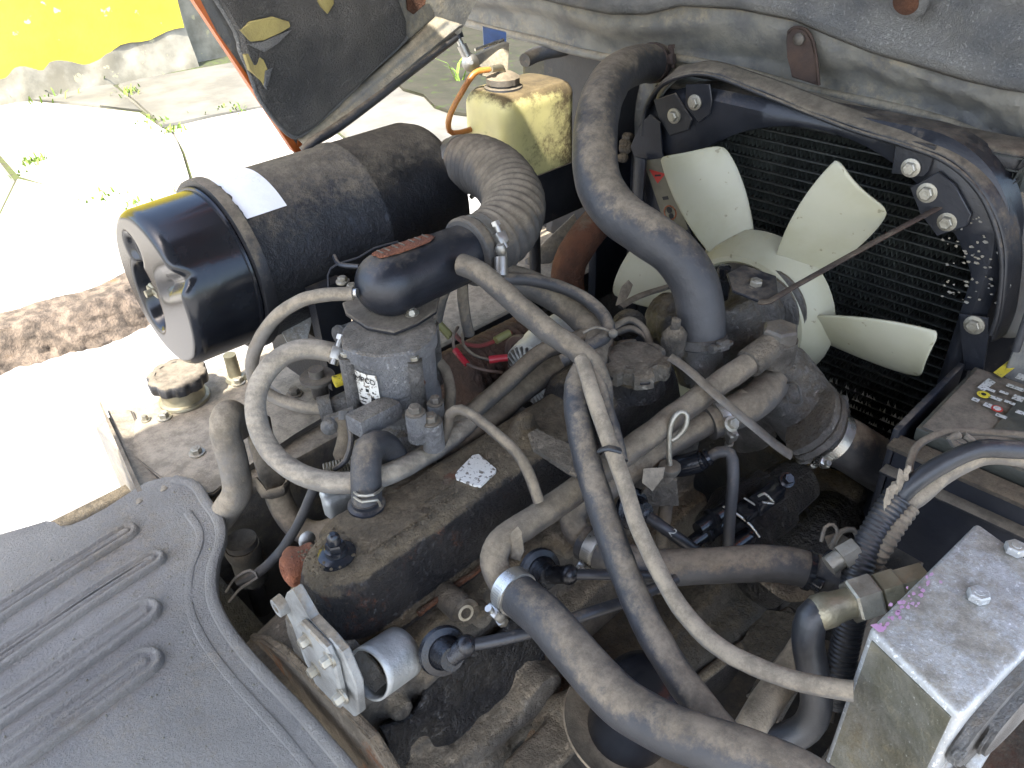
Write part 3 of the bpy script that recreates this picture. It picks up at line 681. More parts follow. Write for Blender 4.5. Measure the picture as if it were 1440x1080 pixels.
# warning sticker
st = plate([(905, 226), (934, 222), (968, 322), (945, 332), (930, 300)], 1.0565, 'sticker', .0006, 'warning_sticker', bev=0)
def sp(u, v): return Px(905 + 29 * u + 38 * v * (1 - .25 * u) , 226 - 4 * u + 104 * v, 1.0556)
b = B(); b.prism([sp(.12, .12), sp(.85, .21), sp(.30, .32)], V((-.0003, 0, 0))); b.make('red_triangle', 'red', st)
b = B(); b.prism([sp(.3, .20), sp(.6, .205), sp(.6, .23), sp(.3, .225)], V((-.0006, 0, 0))); b.make('exclamation_mark', 'black_print', st)
c = sp(.45, .72); b = B()
for k in range(24):
    a = 2 * pi * k / 24; a2 = 2 * pi * (k + 1) / 24
    b.prism([c + V((0, cos(a) * .013, sin(a) * .013)), c + V((0, cos(a2) * .013, sin(a2) * .013)), c + V((0, cos(a2) * .0105, sin(a2) * .0105)), c + V((0, cos(a) * .0105, sin(a) * .0105))], V((-.0003, 0, 0)))
b.make('prohibition_ring', 'rust_bright', st)
b = B(); b.lathe(c + V((0, .002, .004)), (-1, 0, 0), [(0, .0055), (.0004, .0055)], 14); b.lathe(c + V((0, -.003, -.005)), (-1, 0, 0), [(0, .005), (.0004, .005)], 7); b.prism([sp(.3, .50), sp(.62, .50), sp(.62, .545), sp(.3, .545)], V((-.0004, 0, 0))); b.make('pictogram', 'black_print', st)

# ------------------------------------------------------------------ fan
FC = V((.998, .519, .938)); fan = thing('radiator_fan', 'cream plastic cooling fan with broad blades in front of the radiator', 'fan', FC)
b = B(); b.lathe(FC, (1, 0, 0), [(.004, .070), (.0, .084), (-.040, .088), (-.044, .092), (-.042, .099), (-.015, .114), (.010, .122), (.018, .115), (.018, .06)], 72); 
hub = b.make('hub_ring', 'fan', fan)
b = B(); b.lathe(FC, (1, 0, 0), [(-.030, .02), (-.031, .078), (-.028, .086), (-.01, .086)], 60); b.make('hub_disc', 'black_dusty', fan)
blade0 = None
for k, deg in enumerate((4, 60, 121.5, 182, 242, 303)):
    def fbld(u, v, deg=0):
        r = .105 + u * .164; wd = .052 + .022 * u - .030 * max(0, u - .82) * 0 ; wd = .037 + .052 * u - .041 * u * u
        s = (v - .5) * 2; ang_tw = radians(38 - 14 * u)
        skew = -.010 * u
        tip = -.012 * s * s * (u > .99)
        yy = s * wd * cos(ang_tw) + skew; xx = s * wd * sin(ang_tw) * .8 - .010 * (1 - s * s) * (.4 + u)
        rr_ = r + (-.020 * (s * .5 + .5) * u ** 4 - .006 * abs(s) ** 8 * u ** 8)
        return V((xx, -yy, rr_))                     # blade pointing up
    if blade0 is None:
        b = B(); b.grid(fbld, 26, 20)
        bm_ = b.bm
        for v in bm_.verts: v.co = v.co + FC
        blade0 = b.make('blade', 'fan', fan, thick=.004, ang=70)
        blade0.modifiers.new('bev', 'BEVEL').width = .0012
        o = blade0
    else: o = blade0.copy(); COL.objects.link(o); o.parent = fan
    o.rotation_euler = (radians(90 - deg) * -1 * -1, 0, 0)
# ================================================================== AIR INTAKE
AX = V((1, 0, 0)); AC = V((.30, 1.005, 1.072))
ac = thing('air_cleaner', 'large black cylindrical air cleaner canister with silver tape on its shoulder', 'air cleaner', V((.55, 1.005, .95)))
R_ = .116
b = B(); b.lathe(AC, AX, [(.105, .100), (.108, R_ - .004), (.112, R_), (.30, R_), (.304, R_ + .0022), (.309, R_ + .0022), (.313, R_), (.44, R_), (.458, R_ - .006), (.468, R_ - .018), (.473, .07)], 80)
b.make('canister', 'cleaner', ac, disp=0)
# dust cup with a swirl recess
def cup(u, v):
    th = 2 * pi * u; t = v
    if t < .45: x = .0 + .0; r = .096 * (t / .45); x = .0
    elif t < .62: k = (t - .45) / .17; r = .096 + .012 * sin(k * pi / 2); x = .016 * (1 - cos(k * pi / 2))
    else: k = (t - .62) / .38; r = .108 + .002 * k; x = .016 + .089 * k
    y = -r * cos(th); z = r * sin(th)
    # round dimple high up, scooped recess for the bail on the near side
    dm = math.hypot(y - .030, z - .050)
    x2 = x + .010 * (1 / (1 + math.exp((dm - .020) / .0022))) * (t < .6)
    rc = 1 / (1 + math.exp((math.hypot((y - .030) / .032, (z + .018) / .046) - 1) / .05))
    x2 += .024 * rc * (t < .55)
    x2 += .013 * math.exp(-((z - .004 + y * .45) / .013) ** 2) * (1 if y < -.01 else 0) * max(0, min(1, (-y - .02) / .03)) * (t < .75)
    return AC + V((x2, y, z))
b = B(); b.grid(cup, 220, 130); bmesh.ops.remove_doubles(b.bm, verts=b.bm.verts, dist=1e-5); cpo = b.make('dust_cup', 'gloss', ac, ang=60)
b = B(); c0 = AC + V((.016, .018, -.008)); b.cyl(c0 + V((.03, 0, 0)), c0 - V((.022, 0, 0)), .005, 12); b.cyl(c0 - V((.008, 0, 0)) + V((0, .014, .004)), c0 - V((.008, 0, 0)) - V((0, .014, .004)), .004, 10); b.box(c0 - V((.012, 0, 0)), (.004, .034, .009), bev=.002)
b.make('wing_nut', 'brass', ac)
b = B(); b.lathe(AC, AX, [(.096, .108), (.094, .113), (.095, .121), (.101, .122), (.110, .122), (.1115, .1185), (.112, .112)], 80); b.make('clamp_ring', 'black_dusty', ac)
b = B(); b.lathe(AC, AX, [(.088, .1095), (.089, .113), (.092, .1135), (.094, .110)], 80); b.make('cup_bead', 'gloss', ac)
# silver tape wrapped over the top
def tp(u, v):
    th = radians(48 + 80 * u) ; x = .114 + .058 * v + .012 * (1 - u) * 0; e = .006 * noise.noise(V((u * 14, v, 2))) * (v < .02)
    return AC + V((x + e, -(R_ + .0011) * cos(th), (R_ + .0011) * sin(th)))
b = B(); b.grid(tp, 30, 6); b.make('silver_tape', 'tape_white', ac, norm=False)
# outlet neck
N0 = Pd(622, 218, 1.27); N1 = Pd(650, 226, 1.25)
n0 = V((.73, 1.0, 1.11)); 
b = B(); b.cyl(V((.74, .99, 1.115)), Pd(655, 233, 1.22), .036, 30); b.make('outlet_neck', 'rubber_dust', ac)
b = B(); b.box((.50, 1.0, .90), (.05, .16, .10)); b.box((.50, 1.0, .955), (.06, .2, .01)); b.make('mount_saddle', 'black_dusty', ac)
b = B(); b.tube([Pd(505, 375, .985), Pd(478, 372, 1.0), Pd(470, 360, 1.02)], .003, 6); b.tube([Pd(462, 410, 1.0), Pd(465, 378, 1.0), Pd(505, 362, 1.0), Pd(525, 350, 1.0), Pd(560, 340, 1.0)], .0016, 6); b.make('retaining_wire', 'black', ac)

# corrugated intake hose
def corr(s, t):
    m = .030 < s < t - .045
    return 1 + (.055 * (0.5 - .5 * cos(2 * pi * (s - .030) / .0125)) if m else 0)
cpts = [Pd(640, 232, 1.24), Pd(672, 232, 1.20), Pd(703, 250, 1.155), Pd(722, 284, 1.11), Pd(713, 318, 1.075), Pd(690, 340, 1.055), Pd(655, 356, 1.03)]
ih = thing('intake_hose', 'fat corrugated rubber intake hose bending from the air cleaner down to the intake bonnet', 'hose', cpts[3])
b = B().tube(cpts, .0425, 48, .0016, corr); b.make('hose_tube', 'rubber_dust', ih)
P = catmull(cpts, .004)
clamp(ih, P[4], P[5] - P[3], .0428, V((.3, -.5, -.8)), .014)
clamp(ih, P[-7], P[-6] - P[-8], .0428, V((.9, -.5, .3)), .014)
b = B(); q = P[-3]; b.lathe(q, P[-1] - P[-4], [(-.006, .043), (-.004, .046), (.006, .046), (.008, .043)], 40); b.make('cuff', 'rubber_dust', ih)

# intake bonnet over the mixer
ib = thing('intake_bonnet', 'glossy black teardrop intake bonnet with a peeled rust coloured label', 'intake cover', Pd(560, 400, .98))
c_l = Pd(548, 398, .955); c_r = Pd(662, 352, 1.035)
dx = (c_r - c_l); L_ = dx.length; dxn = dx.normalized(); up_ = (V((0, 0, 1)) - dxn * dxn.z).normalized(); sd_ = dxn.cross(up_)
def bon(u, v):
    th = 2 * pi * u; t = v
    s = t * (L_ + .042) - .042
    if s < 0: k = math.sqrt(max(0, 1 - (s / .042) ** 2)); ry = .041 * k; rz = .037 * k
    else: ry = .041 - .006 * min(1, s / L_); rz = .037 - .002 * min(1, s / L_)
    c, w = cos(th), sin(th); zz = rz * w
    if w < 0: zz *= 1.05
    e = .8; cc = math.copysign(abs(c) ** e, c)
    return c_l + dxn * s + sd_ * (ry * cc) + up_ * zz
b = B(); b.grid(bon, 60, 50); b.make('bonnet_shell', 'black', ib, ang=60, norm=True)
def peel(u, v):
    s = .0 + u * .085; w = (v - .5) * 2; th = pi / 2 + w * .30 * (1 - abs(2 * u - 1) ** 4 * .5) + .12
    s += .004 * noise.noise(V((u * 8, v * 9, 4)))
    c = V(bon((th / (2 * pi)) % 1, (s + .042 - .012) / (L_ + .042)))
    return c + up_ * .0012 + (c - (c_l + dxn * s)).normalized() * .0006
b = B(); b.grid(peel, 26, 10); b.make('peeled_label', 'rust_bright', ib, thick=.0008)
b = B()
for k in range(7):
    u = .08 + k * .14
    p = V(peel(u, .5)); b.box(p + up_ * .0008, (.0022, .012, .0008), (dxn, sd_, up_))
b.make('label_remnant', 'pipe', ib)
TOPP = c_l - up_ * .036
b = B(); fl = []
for (a, r) in ((-20, .062), (15, .056), (60, .058), (85, .055), (125, .064), (150, .056), (200, .055), (235, .064), (265, .056), (300, .058)):
    t = radians(a); fl.append(TOPP + V((cos(t) * r, sin(t) * r, 0)))
b.prism(fl, V((0, 0, .006)), .0015, 1); b.make('flange', 'black_dusty', ib)
for px, py in ((579, 437), (495, 402), (482, 392)):
    p = Pz(px, py, TOPP.z + .012); bolt(ib, Pz(px, py + 4, TOPP.z + .006), (0, 0, 1), .0062, .007, 'bolt'); 
b = B(); b.cyl(Pz(579, 441, TOPP.z + .012), Pz(579, 441, TOPP.z + .020), .0035, 10); b.make('stud', 'bolt', ib)
noz = Pd(503, 412, .93)
b = B(); b.cyl(noz, Pd(484, 413, .935), .0058, 14); b.make('hose_nipple', 'steel', ib)
b = B(); b.cyl(Pd(704, 362, 1.0), Pd(704, 388, 1.0), .0085, 14); b.lathe(Pd(704, 350, 1.0), (0, 0, 1), [(-.006, .007), (0, .008), (.006, .005)], 14); b.make('clamp_bolt', 'clamp', ib)

# mixer / carburettor
MX = V((.447, .690, 0)); zt = TOPP.z
mx = thing('gas_mixer', 'grey die cast gas mixer with a white maker label under the black bonnet', 'carburettor', V((MX.x, MX.y, .90)))
b = B()
b.lathe(MX, (0, 0, 1), [(zt - .022, .050), (zt - .020, .056), (zt - .003, .056), (zt - .001, .053)], 48, lambda t, z: 1 + .07 * max(0, cos(4 * t + .5)) ** 5)
b.lathe(MX, (0, 0, 1), [(zt - .090, .044), (zt - .088, .050), (zt - .024, .052), (zt - .021, .054)], 48, lambda t, z: 1 + .06 * max(0, cos(4 * t + .5)) ** 5)
b.lathe(MX, (0, 0, 1), [(zt - .104, .050), (zt - .102, .054), (zt - .092, .054), (zt - .088, .050)], 48, lambda t, z: 1 + .08 * max(0, cos(4 * t + .5)) ** 5)
b.make('mixer_body', 'greycast', mx, ang=30)
for k in range(4):
    a = -.125 + k * pi / 2 - .02
    # posts with screws
    fx = frame((0, 0, 1)); u_, v_ = fx[0], fx[1]
    dd = u_ * cos(a) + v_ * sin(a); p = MX + dd * .0575
    b = B(); b.cyl(V((p.x, p.y, zt - .100)), V((p.x, p.y, zt - .014)), .0088, 16); b.make('post', 'alu_dark', mx)
    bolt(mx, V((p.x, p.y, zt - .014)), (0, 0, 1), .0058, .006, 'bolt', washer=False)
# view-facing direction on the mixer
vd = V((-.62, -.78, 0)).normalized()
ndir = V((-.96, -.28, 0)).normalized(); tdir = V((-ndir.y, ndir.x, 0)) * -1
if tdir.dot(_r) < 0: tdir = -tdir
b = B(); 
def lb(u, v):
    a = (u - .5) * .62; d_ = ndir * cos(a) + tdir * sin(a); return V((MX.x, MX.y, zt - .076 + v * .046)) + d_ * .0538
b.grid(lb, 12, 2); lab = b.make('maker_label', 'white_worn', mx, norm=False)
text('IMPCO', V((MX.x, MX.y, zt - .039)) + ndir * .0546, tdir, (0, 0, 1), .0105, 'black_print', mx, 'label_lettering')
b = B()
for (u, v, w, h) in ((.30, .48, .05, .05), (.55, .5, .12, .10), (.78, .46, .05, .06), (.35, .22, .25, .04), (.75, .2, .16, .22), (.3, .1, .2, .03)):
    c = V(lb(u, v)) + ndir * .0006; b.box(c, (w * .035, h * .042, .0005), (tdir, V((0, 0, 1)), ndir))
b.make('label_print', 'black_print', mx)
sdir = V((-.10, -1, 0)).normalized(); p = V((MX.x, MX.y, zt - .045)) + sdir * .051
b = B(); b.lathe(p, sdir, [(0, .010), (.004, .009), (.004, .0055), (.012, .0055), (.013, .004)], 10); b.make('rusty_plug', 'rust', mx)
# throttle body below
b = B(); b.lathe(MX + V((.006, 0, 0)), (0, 0, 1), [(zt - .165, .036), (zt - .150, .040), (zt - .118, .040), (zt - .106, .046)], 40)
b.box(MX + V((.01, -.02, zt - .135)), (.10, .05, .03), bev=.008)
b.box(MX + V((-.03, -.03, zt - .150)), (.06, .05, .03), bev=.008)
b.make('throttle_body', 'greycast', mx, rem=.003, disp=.002, dscale=.015)
for px, py, dd in ((655, 585, .95), (608, 582, .92), (583, 572, .93), (612, 552, .94)):
    q = Pd(px if px < 640 else 612, py, dd)
for px, py, dd, r in ((585, 588, .90, .012), (613, 575, .925, .010), (607, 600, .91, .013)):
    q = Pd(px, py, dd); b = B(); b.cyl(q - V((0, 0, .03)), q + V((0, 0, .008)), r, 16); b.make('boss', 'greycast', mx); bolt(mx, q + V((0, 0, .008)), (0, 0, 1), r * .62, .009, 'bolt_dark')
# lever box left of mixer (choke)
q0 = Pd(507, 596, .90); q1 = Pd(546, 576, .93)
b = B(); dd = (q1 - q0).normalized(); b.box((q0 + q1) / 2, ((q1 - q0).length + .02, .028, .026), (dd, dd.cross(V((0, 0, 1))).normalized(), V((0, 0, 1))), .004); b.make('choke_box', 'greycast', mx)
q = Pd(478, 470, .97); b = B(); b.lathe(q, q1 - q0, [(-.004, .011), (0, .012), (.003, .011), (.004, .006), (.03, .006)], 18)
for k in range(5): b.lathe(q + dd * (.006 + .005 * k), q1 - q0, [(0, .006), (.001, .0095), (.0025, .0095), (.0035, .006)], 16)
b.make('idle_spring_screw', 'alu', mx)
q = Pd(470, 537, .96); b = B(); b.cyl(q, q + V((.018, -.004, 0)), .0075, 14); b.make('yellow_collar', 'yellow_print', mx)
b = B(); b.cyl(q + V((.018, -.004, 0)), q + V((.05, -.012, 0)), .0085, 14); b.box(q + V((.045, -.012, 0)), (.03, .022, .028), bev=.004); b.make('idle_valve', 'greycast', mx, rem=.0025)
# throttle linkage
lk = thing('throttle_linkage', 'small greasy throttle lever with springs and pivot nuts left of the gas mixer', 'linkage', Pd(480, 600, .93))
b = B(); b.prism([Pd(470, 590, .92), Pd(490, 584, .92), Pd(494, 612, .92), Pd(488, 640, .92), Pd(474, 655, .92), Pd(468, 640, .92), Pd(476, 612, .92)], V((.002, .002, .001)), .0006, 1); b.make('lever', 'pipe', lk)
b = B(); b.cyl(Pd(458, 595, .93), Pd(500, 580, .93), .008, 14); b.cyl(Pd(483, 578, .915), Pd(483, 590, .915), .006, 10); b.ball(Pd(463, 600, .92), .010); b.make('pivot', 'alu', lk)
b = B()
hs = [Pd(455, 662, .92).lerp(Pd(500, 650, .92), k / 72) + frame(Pd(500, 650, .92) - Pd(455, 662, .92))[0] * (.008 * cos(k * .9)) + frame(Pd(500, 650, .92) - Pd(455, 662, .92))[1] * (.008 * sin(k * .9)) for k in range(73)]
b.tube(hs, .0013, 6, .01, smooth=False); b.make('return_spring', 'bolt', lk)
b = B(); b.tube([Pd(490, 590, .91), Pd(494, 620, .905), Pd(486, 648, .905), Pd(470, 660, .91)], .0035, 8); b.make('linkage_wire', 'rubber', lk)
# barrel at left of mixer
q = Pd(450, 578, .97); b = B(); e_ = Pd(520, 560, .98); b.cyl(q, q.lerp(e_, .25), .0175, 22); b.cyl(q.lerp(e_, .2), e_, .013, 20); b.make('vacuum_port', 'alu', None, None, 'round grey aluminium hose port left of the gas mixer', 'fitting')
# intake manifold runners
im = thing('intake_manifold', 'dusty cast intake manifold under the gas mixer', 'manifold', V((.45, .70, .8)))
b = B(); b.box((.45, .70, .895), (.11, .09, .03), bev=.01)
for x in (.40, .52, .62):
    b.tube([V((.45, .69, .88)), V((x, .68, .855)), V((x, .64, .83))], .022, 14)
b.box((.54, .655, .84), (.40, .03, .05), bev=.01)
b.make('runners', 'alu', im, rem=.004, disp=.002, dscale=.02)

# ------------------------------------------------------------------ left side hoses
hose('bonnet_vent_hose', [Pd(497, 413, .932), Pd(465, 414, .935), Pd(425, 422, .945), Pd(388, 446, .955), Pd(363, 482, .965), Pd(354, 515, .975), Pd(364, 545, .985), Pd(395, 563, .99), Pd(430, 573, .985), Pd(455, 574, .98)], .0082, 'rubber_tan', 'thin pale dusty hose arching left from the nipple of the intake bonnet')
hose('braided_hose', [Pd(482, 500, .955), Pd(455, 493, .95), Pd(420, 492, .94), Pd(385, 510, .93), Pd(362, 548, .92), Pd(361, 590, .91), Pd(378, 630, .90), Pd(410, 660, .89), Pd(455, 677, .885), Pd(505, 678, .885), Pd(550, 665, .895), Pd(590, 645, .93), Pd(630, 620, .97), Pd(665, 590, 1.01)], .0122, 'braid', 'thick pale textured hose in a big loop below the air cleaner', clamps=(.02,), n=20)
bh = thing('breather_hose', 'short bent grey rubber breather elbow clipped onto the valve cover', 'hose', Pd(515, 700, .87))
b = B().tube([Pd(516, 708, .868), Pd(515, 680, .865), Pd(515, 650, .868), Pd(521, 630, .88), Pd(538, 626, .90), Pd(552, 640, .92), Pd(560, 660, .93)], .0168, 22); b.make('hose_tube', 'rubber', bh)
b = B(); b.tube([Pd(497, 690, .86), Pd(505, 697, .84), Pd(525, 696, .84), Pd(538, 686, .86), Pd(532, 692, .85)], .0016, 6); b.tube([Pd(496, 697, .86), Pd(510, 706, .84), Pd(530, 703, .845), Pd(535, 712, .85)], .0016, 6); b.make('wire_clip', 'bolt', bh)

# ================================================================== HYDRAULIC TANK (far left)
tk = thing('hydraulic_tank', 'dusty black steel hydraulic tank with a bolted lid under the air cleaner', 'tank', V((.36, 1.1, .45)))
def ty(x, y, z=.785): p = Pz(x, y, z); return p
b = B(); b.box((.395, 1.09, .60), (.36, .33, .345), bev=.008); b.make('tank_shell', 'tanktop', tk)
lid = [(185, 640), (262, 700), (300, 693), (330, 668), (415, 610), (480, 570), (520, 552), (500, 500), (400, 500), (300, 520), (225, 560), (190, 590)]
b = B(); b.prism([Pz(x, y, .785) for x, y in lid], V((0, 0, -.010)), .002, 2); b.make('lid', 'tanktop', tk)
b = B(); b.prism([Pz(139, 566, .80), Pz(142, 565, .80), Pz(200, 690, .80), Pz(193, 692, .80)], V((0, 0, -.10))); b.make('edge_flange', 'black_dusty', tk)
b = B(); b.prism([Pz(150, 575, .79), Pz(185, 575, .78), Pz(235, 690, .775), Pz(195, 690, .79)], V((0, 0, -.05)), .003); b.make('edge_channel', 'tanktop', tk)
for x, y in ((231, 584), (277, 634), (414, 548), (205, 588), (335, 535), (453, 526)): bolt(tk, Pz(x, y + 3, .786), (0, 0, 1), .0085 if x != 205 else .005, .010, 'bolt')
tc_ = Pz(260, 560, .787)
b = B(); b.lathe(tc_, (0, 0, 1), [(0, .042), (.004, .041), (.006, .036), (.028, .034)], 32); b.make('filler_neck', 'brass', tk)
b = B(); b.lathe(tc_ + V((0, 0, .030)), (0, 0, 1), [(0, .044), (.002, .047), (.020, .048), (.023, .045), (.024, .034), (.022, .033), (.022, .006)], 100, lambda t, z: 1 - (.075 * (1 / (1 + math.exp(-(cos(10 * t) * 6 - 2)))) if z < .0235 else 0)); b.make('filler_cap', 'black_dusty', tk, label='black scalloped screw cap', ang=50)
# tank breather stub
q = Pz(332, 533, .787); b = B(); b.cyl(q, q + V((0, 0, .05)), .011, 18); b.lathe(q, (0, 0, 1), [(0, .018), (.006, .015), (.008, .010)], 18); b.make('breather_stub', 'brass', tk)
# grey bracket pieces behind left
b = B(); b.prism([Pd(390, 456, 1.12), Pd(420, 443, 1.13), Pd(440, 448, 1.13), Pd(432, 480, 1.12), Pd(408, 492, 1.11)], V((.004, .006, 0)), .001, 1); b.make('steel_gusset', 'galv', None, None, 'pale grey steel gusset below the air cleaner beside the vent hose', 'bracket')
mb = thing('mount_arm', 'long dusty steel arm bolted across the tank toward the mixer', 'bracket', Pz(410, 550, .80))
b = B(); b.prism([Pz(*p, .815) for p in [(352, 500), (372, 494), (400, 505), (440, 530), (460, 548), (458, 566), (440, 572), (415, 566), (380, 540), (355, 520)]], V((0, 0, -.012)), .003, 2); b.make('arm', 'tanktop', mb)
bolt(mb, Pz(414, 554, .816), (0, 0, 1), .009, .010, 'bolt_dark')
b = B(); b.lathe(Pd(446, 530, 1.0), (0, 0, 1), [(-.03, .010), (-.004, .012), (-.003, .022), (.001, .022), (.002, .010), (.004, .0095), (.012, .0095)], 6 * 4); b.make('stud_nut', 'bolt_dark', mb)
b = B(); b.box(Pd(470, 470, 1.12), (.05, .02, .16)); b.make('dark_backplate', 'black', mb)
# pipes out of the tank
hose('tank_pipe', [Pd(334, 604, 1.12), Pd(330, 586, 1.09), Pd(319, 584, 1.05), Pd(316, 606, 1.045), Pd(328, 650, 1.06), Pd(333, 690, 1.08), Pd(318, 718, 1.10), Pd(296, 745, 1.12)], .0195, 'rubber_tan', 'fat bent dusty tan pipe rising beside the hydraulic tank', 'pipe', n=22)
tp2 = thing('return_pipe', 'dusty grey return pipe with a clip dropping into the dark bay left of the engine', 'pipe', Pd(385, 680, 1.1))
b = B().tube([Pd(362, 590, 1.14), Pd(370, 630, 1.13), Pd(384, 672, 1.12), Pd(396, 710, 1.12), Pd(420, 742, 1.12), Pd(452, 750, 1.12), Pd(500, 730, 1.12)], .018, 18); b.make('pipe_tube', 'rubber_dust', tp2)
b = B(); b.tube([Pd(350, 690, 1.09), Pd(362, 678, 1.08), Pd(372, 695, 1.08), Pd(398, 690, 1.085), Pd(404, 680, 1.10)], .004, 8, flat=2.5); b.make('clip', 'pipe', tp2)
hose('drain_cable', [Pd(446, 672, .95), Pd(436, 700, .97), Pd(416, 742, 1.0), Pd(390, 780, 1.03), Pd(362, 806, 1.05), Pd(335, 818, 1.06)], .0062, 'rubber', 'thin dark cable running down into the gap between engine and rubber mat', 'cable')
# dim hardware in the gap
b = B(); q = Pd(345, 780, 1.14); b.cyl(q + V((0, 0, .03)), q - V((0, 0, .05)), .022, 20); b.cyl(q - V((0, 0, .05)), q - V((0, 0, .12)), .013, 16); b.lathe(q, (0, 0, 1), [(.0, .024), (.01, .026), (.02, .024)], 20); b.make('solenoid', 'rubber_dust', None, None, 'dim grey cylindrical solenoid in the gap beside the rubber mat', 'solenoid', disp=0)
b = B(); b.tube([Pd(318, 832, 1.03), Pd(332, 812, 1.02), Pd(352, 802, 1.02), Pd(362, 812, 1.02), Pd(340, 826, 1.02), Pd(322, 846, 1.03)], .002, 8); b.make('wire_clip', 'bolt_dark', None, None, 'bent wire spring clip in the gap beside the rubber mat', 'clip')

# ================================================================== ENGINE
en = thing('engine', 'greasy four cylinder engine with a black rusty valve cover caked in grey dirt', 'engine', V((.5, .54, .36)))
# valve cover: stacked rounded outlines
FARR = [0]
def outline(x0, x1, y0, y1, rf_, rb_, n=14):
    pts = []; rg = rf_ + FARR[0]
    for cx, cy, r, a0 in ((x0 + rf_, y0 + rf_, rf_, 180), (x1 - rb_, y0 + rb_, rb_, 270), (x1 - rb_, y1 - rb_, rb_, 0), (x0 + rg, y1 - rg, rg, 90)):
        for k in range(n + 1):
            a = radians(a0 + 90 * k / n); pts.append((cx + r * cos(a), cy + r * sin(a)))
    return pts
def stack(b, levels):
    rings = []
    for (x0, x1, y0, y1, rf_, rb_, z) in levels:
        rings.append([b.bm.verts.new(V((x, y, z(x, y) if callable(z) else z))) for x, y in outline(x0, x1, y0, y1, rf_, rb_)])
    b.skin(rings); return b
CX0, CX1, CY0, CY1 = .202, .80, .484, .632
FARR[0] = .008
b = B(); stack(b, [(CX0, CX1, CY0, CY1, .055, .02, .862), (CX0, CX1, CY0, CY1, .055, .02, .870), (CX0 + .002, CX1, CY0 + .004, CY1 - .004, .053, .02, .873), (CX0 + .008, CX1 - .01, CY0 + .010, CY1 - .016, .05, .02, .876),
                   (CX0 + .011, CX1 - .012, CY0 + .013, CY1 - .022, .048, .02, .900), (CX0 + .017, CX1 - .014, CY0 + .018, CY1 - .030, .045, .02, .928), (CX0 + .027, CX1 - .018, CY0 + .022, CY1 - .040, .040, .02, .942), (CX0 + .039, CX1 - .024, CY0 + .028, CY1 - .047, .030, .02, .949), (CX0 + .058, CX1 - .05, CY0 + .035, CY1 - .054, .022, .015, .9515)])
vc = b.make('valve_cover', 'cover', en, rem=.0024, disp=.0012, dscale=.007)
FARR[0] = 0
# rusty seam along both rims
b = B(); b.tube([V((.30, CY0 - .0, .8735)), V((.42, CY0, .8735)), V((.55, CY0, .8735))], .0035, 8, .01).jit(.0015, 60); b.make('rusty_rim', 'rust', vc)
b = B(); b.tube([V((.27, CY1 - .004, .875)), V((.45, CY1 - .004, .875)), V((.72, CY1 - .004, .875))], .005, 8, .01).jit(.0015, 60); b.make('rusty_rim', 'rust', vc)
# caked dirt over the front of the cover
def f_d(u, v):
    x = .256 + u * .19; y = CY0 + .030 + v * .092
    e = min(u / .12, (1 - u) / .5, v / .12, (1 - v) / .15, 1); e = max(0, e) ** .5
    w = noise.noise(V((x * 60, y * 60, 0))) * .5 + noise.noise(V((x * 160, y * 160, 3))) * .35
    z = .9480 + .0062 * e + w * .0022 - .030 * (1 - e) * (u < .3 or v < .3 or v > .7)
    return V((x + (1 - e) * .010 * (u < .2), y, z))
b = B(); b.grid(f_d, 110, 60); b.make('caked_dirt', 'dirt', vc, label='gritty grey dirt caked on the front of the cover')
b = B()
for k in range(700):
    x = random.uniform(.22, .60); y = random.uniform(CY0 + .03, CY1 - .05); 
    if x > .42 and random.random() < .65: continue
    r = random.uniform(.0007, .0021); p = V((x, y, .9535 + random.uniform(-.002, .0005)))
    if x > .40: p.z = .9512
    bmesh.ops.create_icosphere(b.bm, subdivisions=1, radius=r, matrix=Matrix.Translation(p) @ Matrix.Rotation(random.random() * 3, 4, 'X'))
b.make('grit', 'dirt', vc, kind='stuff')
# raised rear section with filler
b = B(); stack(b, [(.60, .775, .478, .612, .03, .03, .90), (.605, .77, .482, .61, .03, .03, .935), (.612, .765, .488, .604, .03, .03, .958), (.62, .755, .498, .594, .024, .024, .966)]); b.lathe(Pz(893, 548, .96), (0, 0, 1), [(0, .040), (.012, .036), (.025, .034)], 30); b.make('filler_turret', 'cover', en, rem=.0035, disp=.002, dscale=.012)
fc = Pz(893, 508, 1.002)
b = B(); b.lathe(V((fc.x, fc.y, .985)), (0, 0, 1), [(0, .030), (.001, .036), (.004, .0445), (.018, .0445), (.022, .0435), (.0245, .041), (.0262, .0345), (.0263, .0335), (.0245, .033), (.0245, .0325), (.0265, .0315), (.0275, .01)], 144, lambda t, z: 1 - (.20 / (1 + math.exp(-(cos(6 * t + .6) * 14 - 5)))) if .0005 < z < .0262 else .96)
b.make('oil_filler_cap', 'cap_dust', en, label='round notched oil filler cap covered in dust', ang=50)
b = B()
for k in range(6):
    a = (2 * pi * (k + .5) - .6) / 6 ; fx = frame((0, 0, 1)); p = V((fc.x, fc.y, .9955)) + (fx[0] * cos(a) + fx[1] * sin(a)) * .0442
    b.box(p + V((0, 0, .003)), (.002, .013, .006), (fx[0] * cos(a) + fx[1] * sin(a), -fx[0] * sin(a) + fx[1] * cos(a), V((0, 0, 1))), .002)
b.make('cap_slots', 'black_dusty', en)
b = B(); b.prism([Pz(x, y, .9522) for x, y in [(596, 690), (612, 676), (640, 660), (655, 655), (660, 660), (640, 672), (622, 690), (604, 700)]], V((0, 0, -.003)), .0005, 1); b.jit(.001, 80); b.make('rust_patch', 'rust', en)
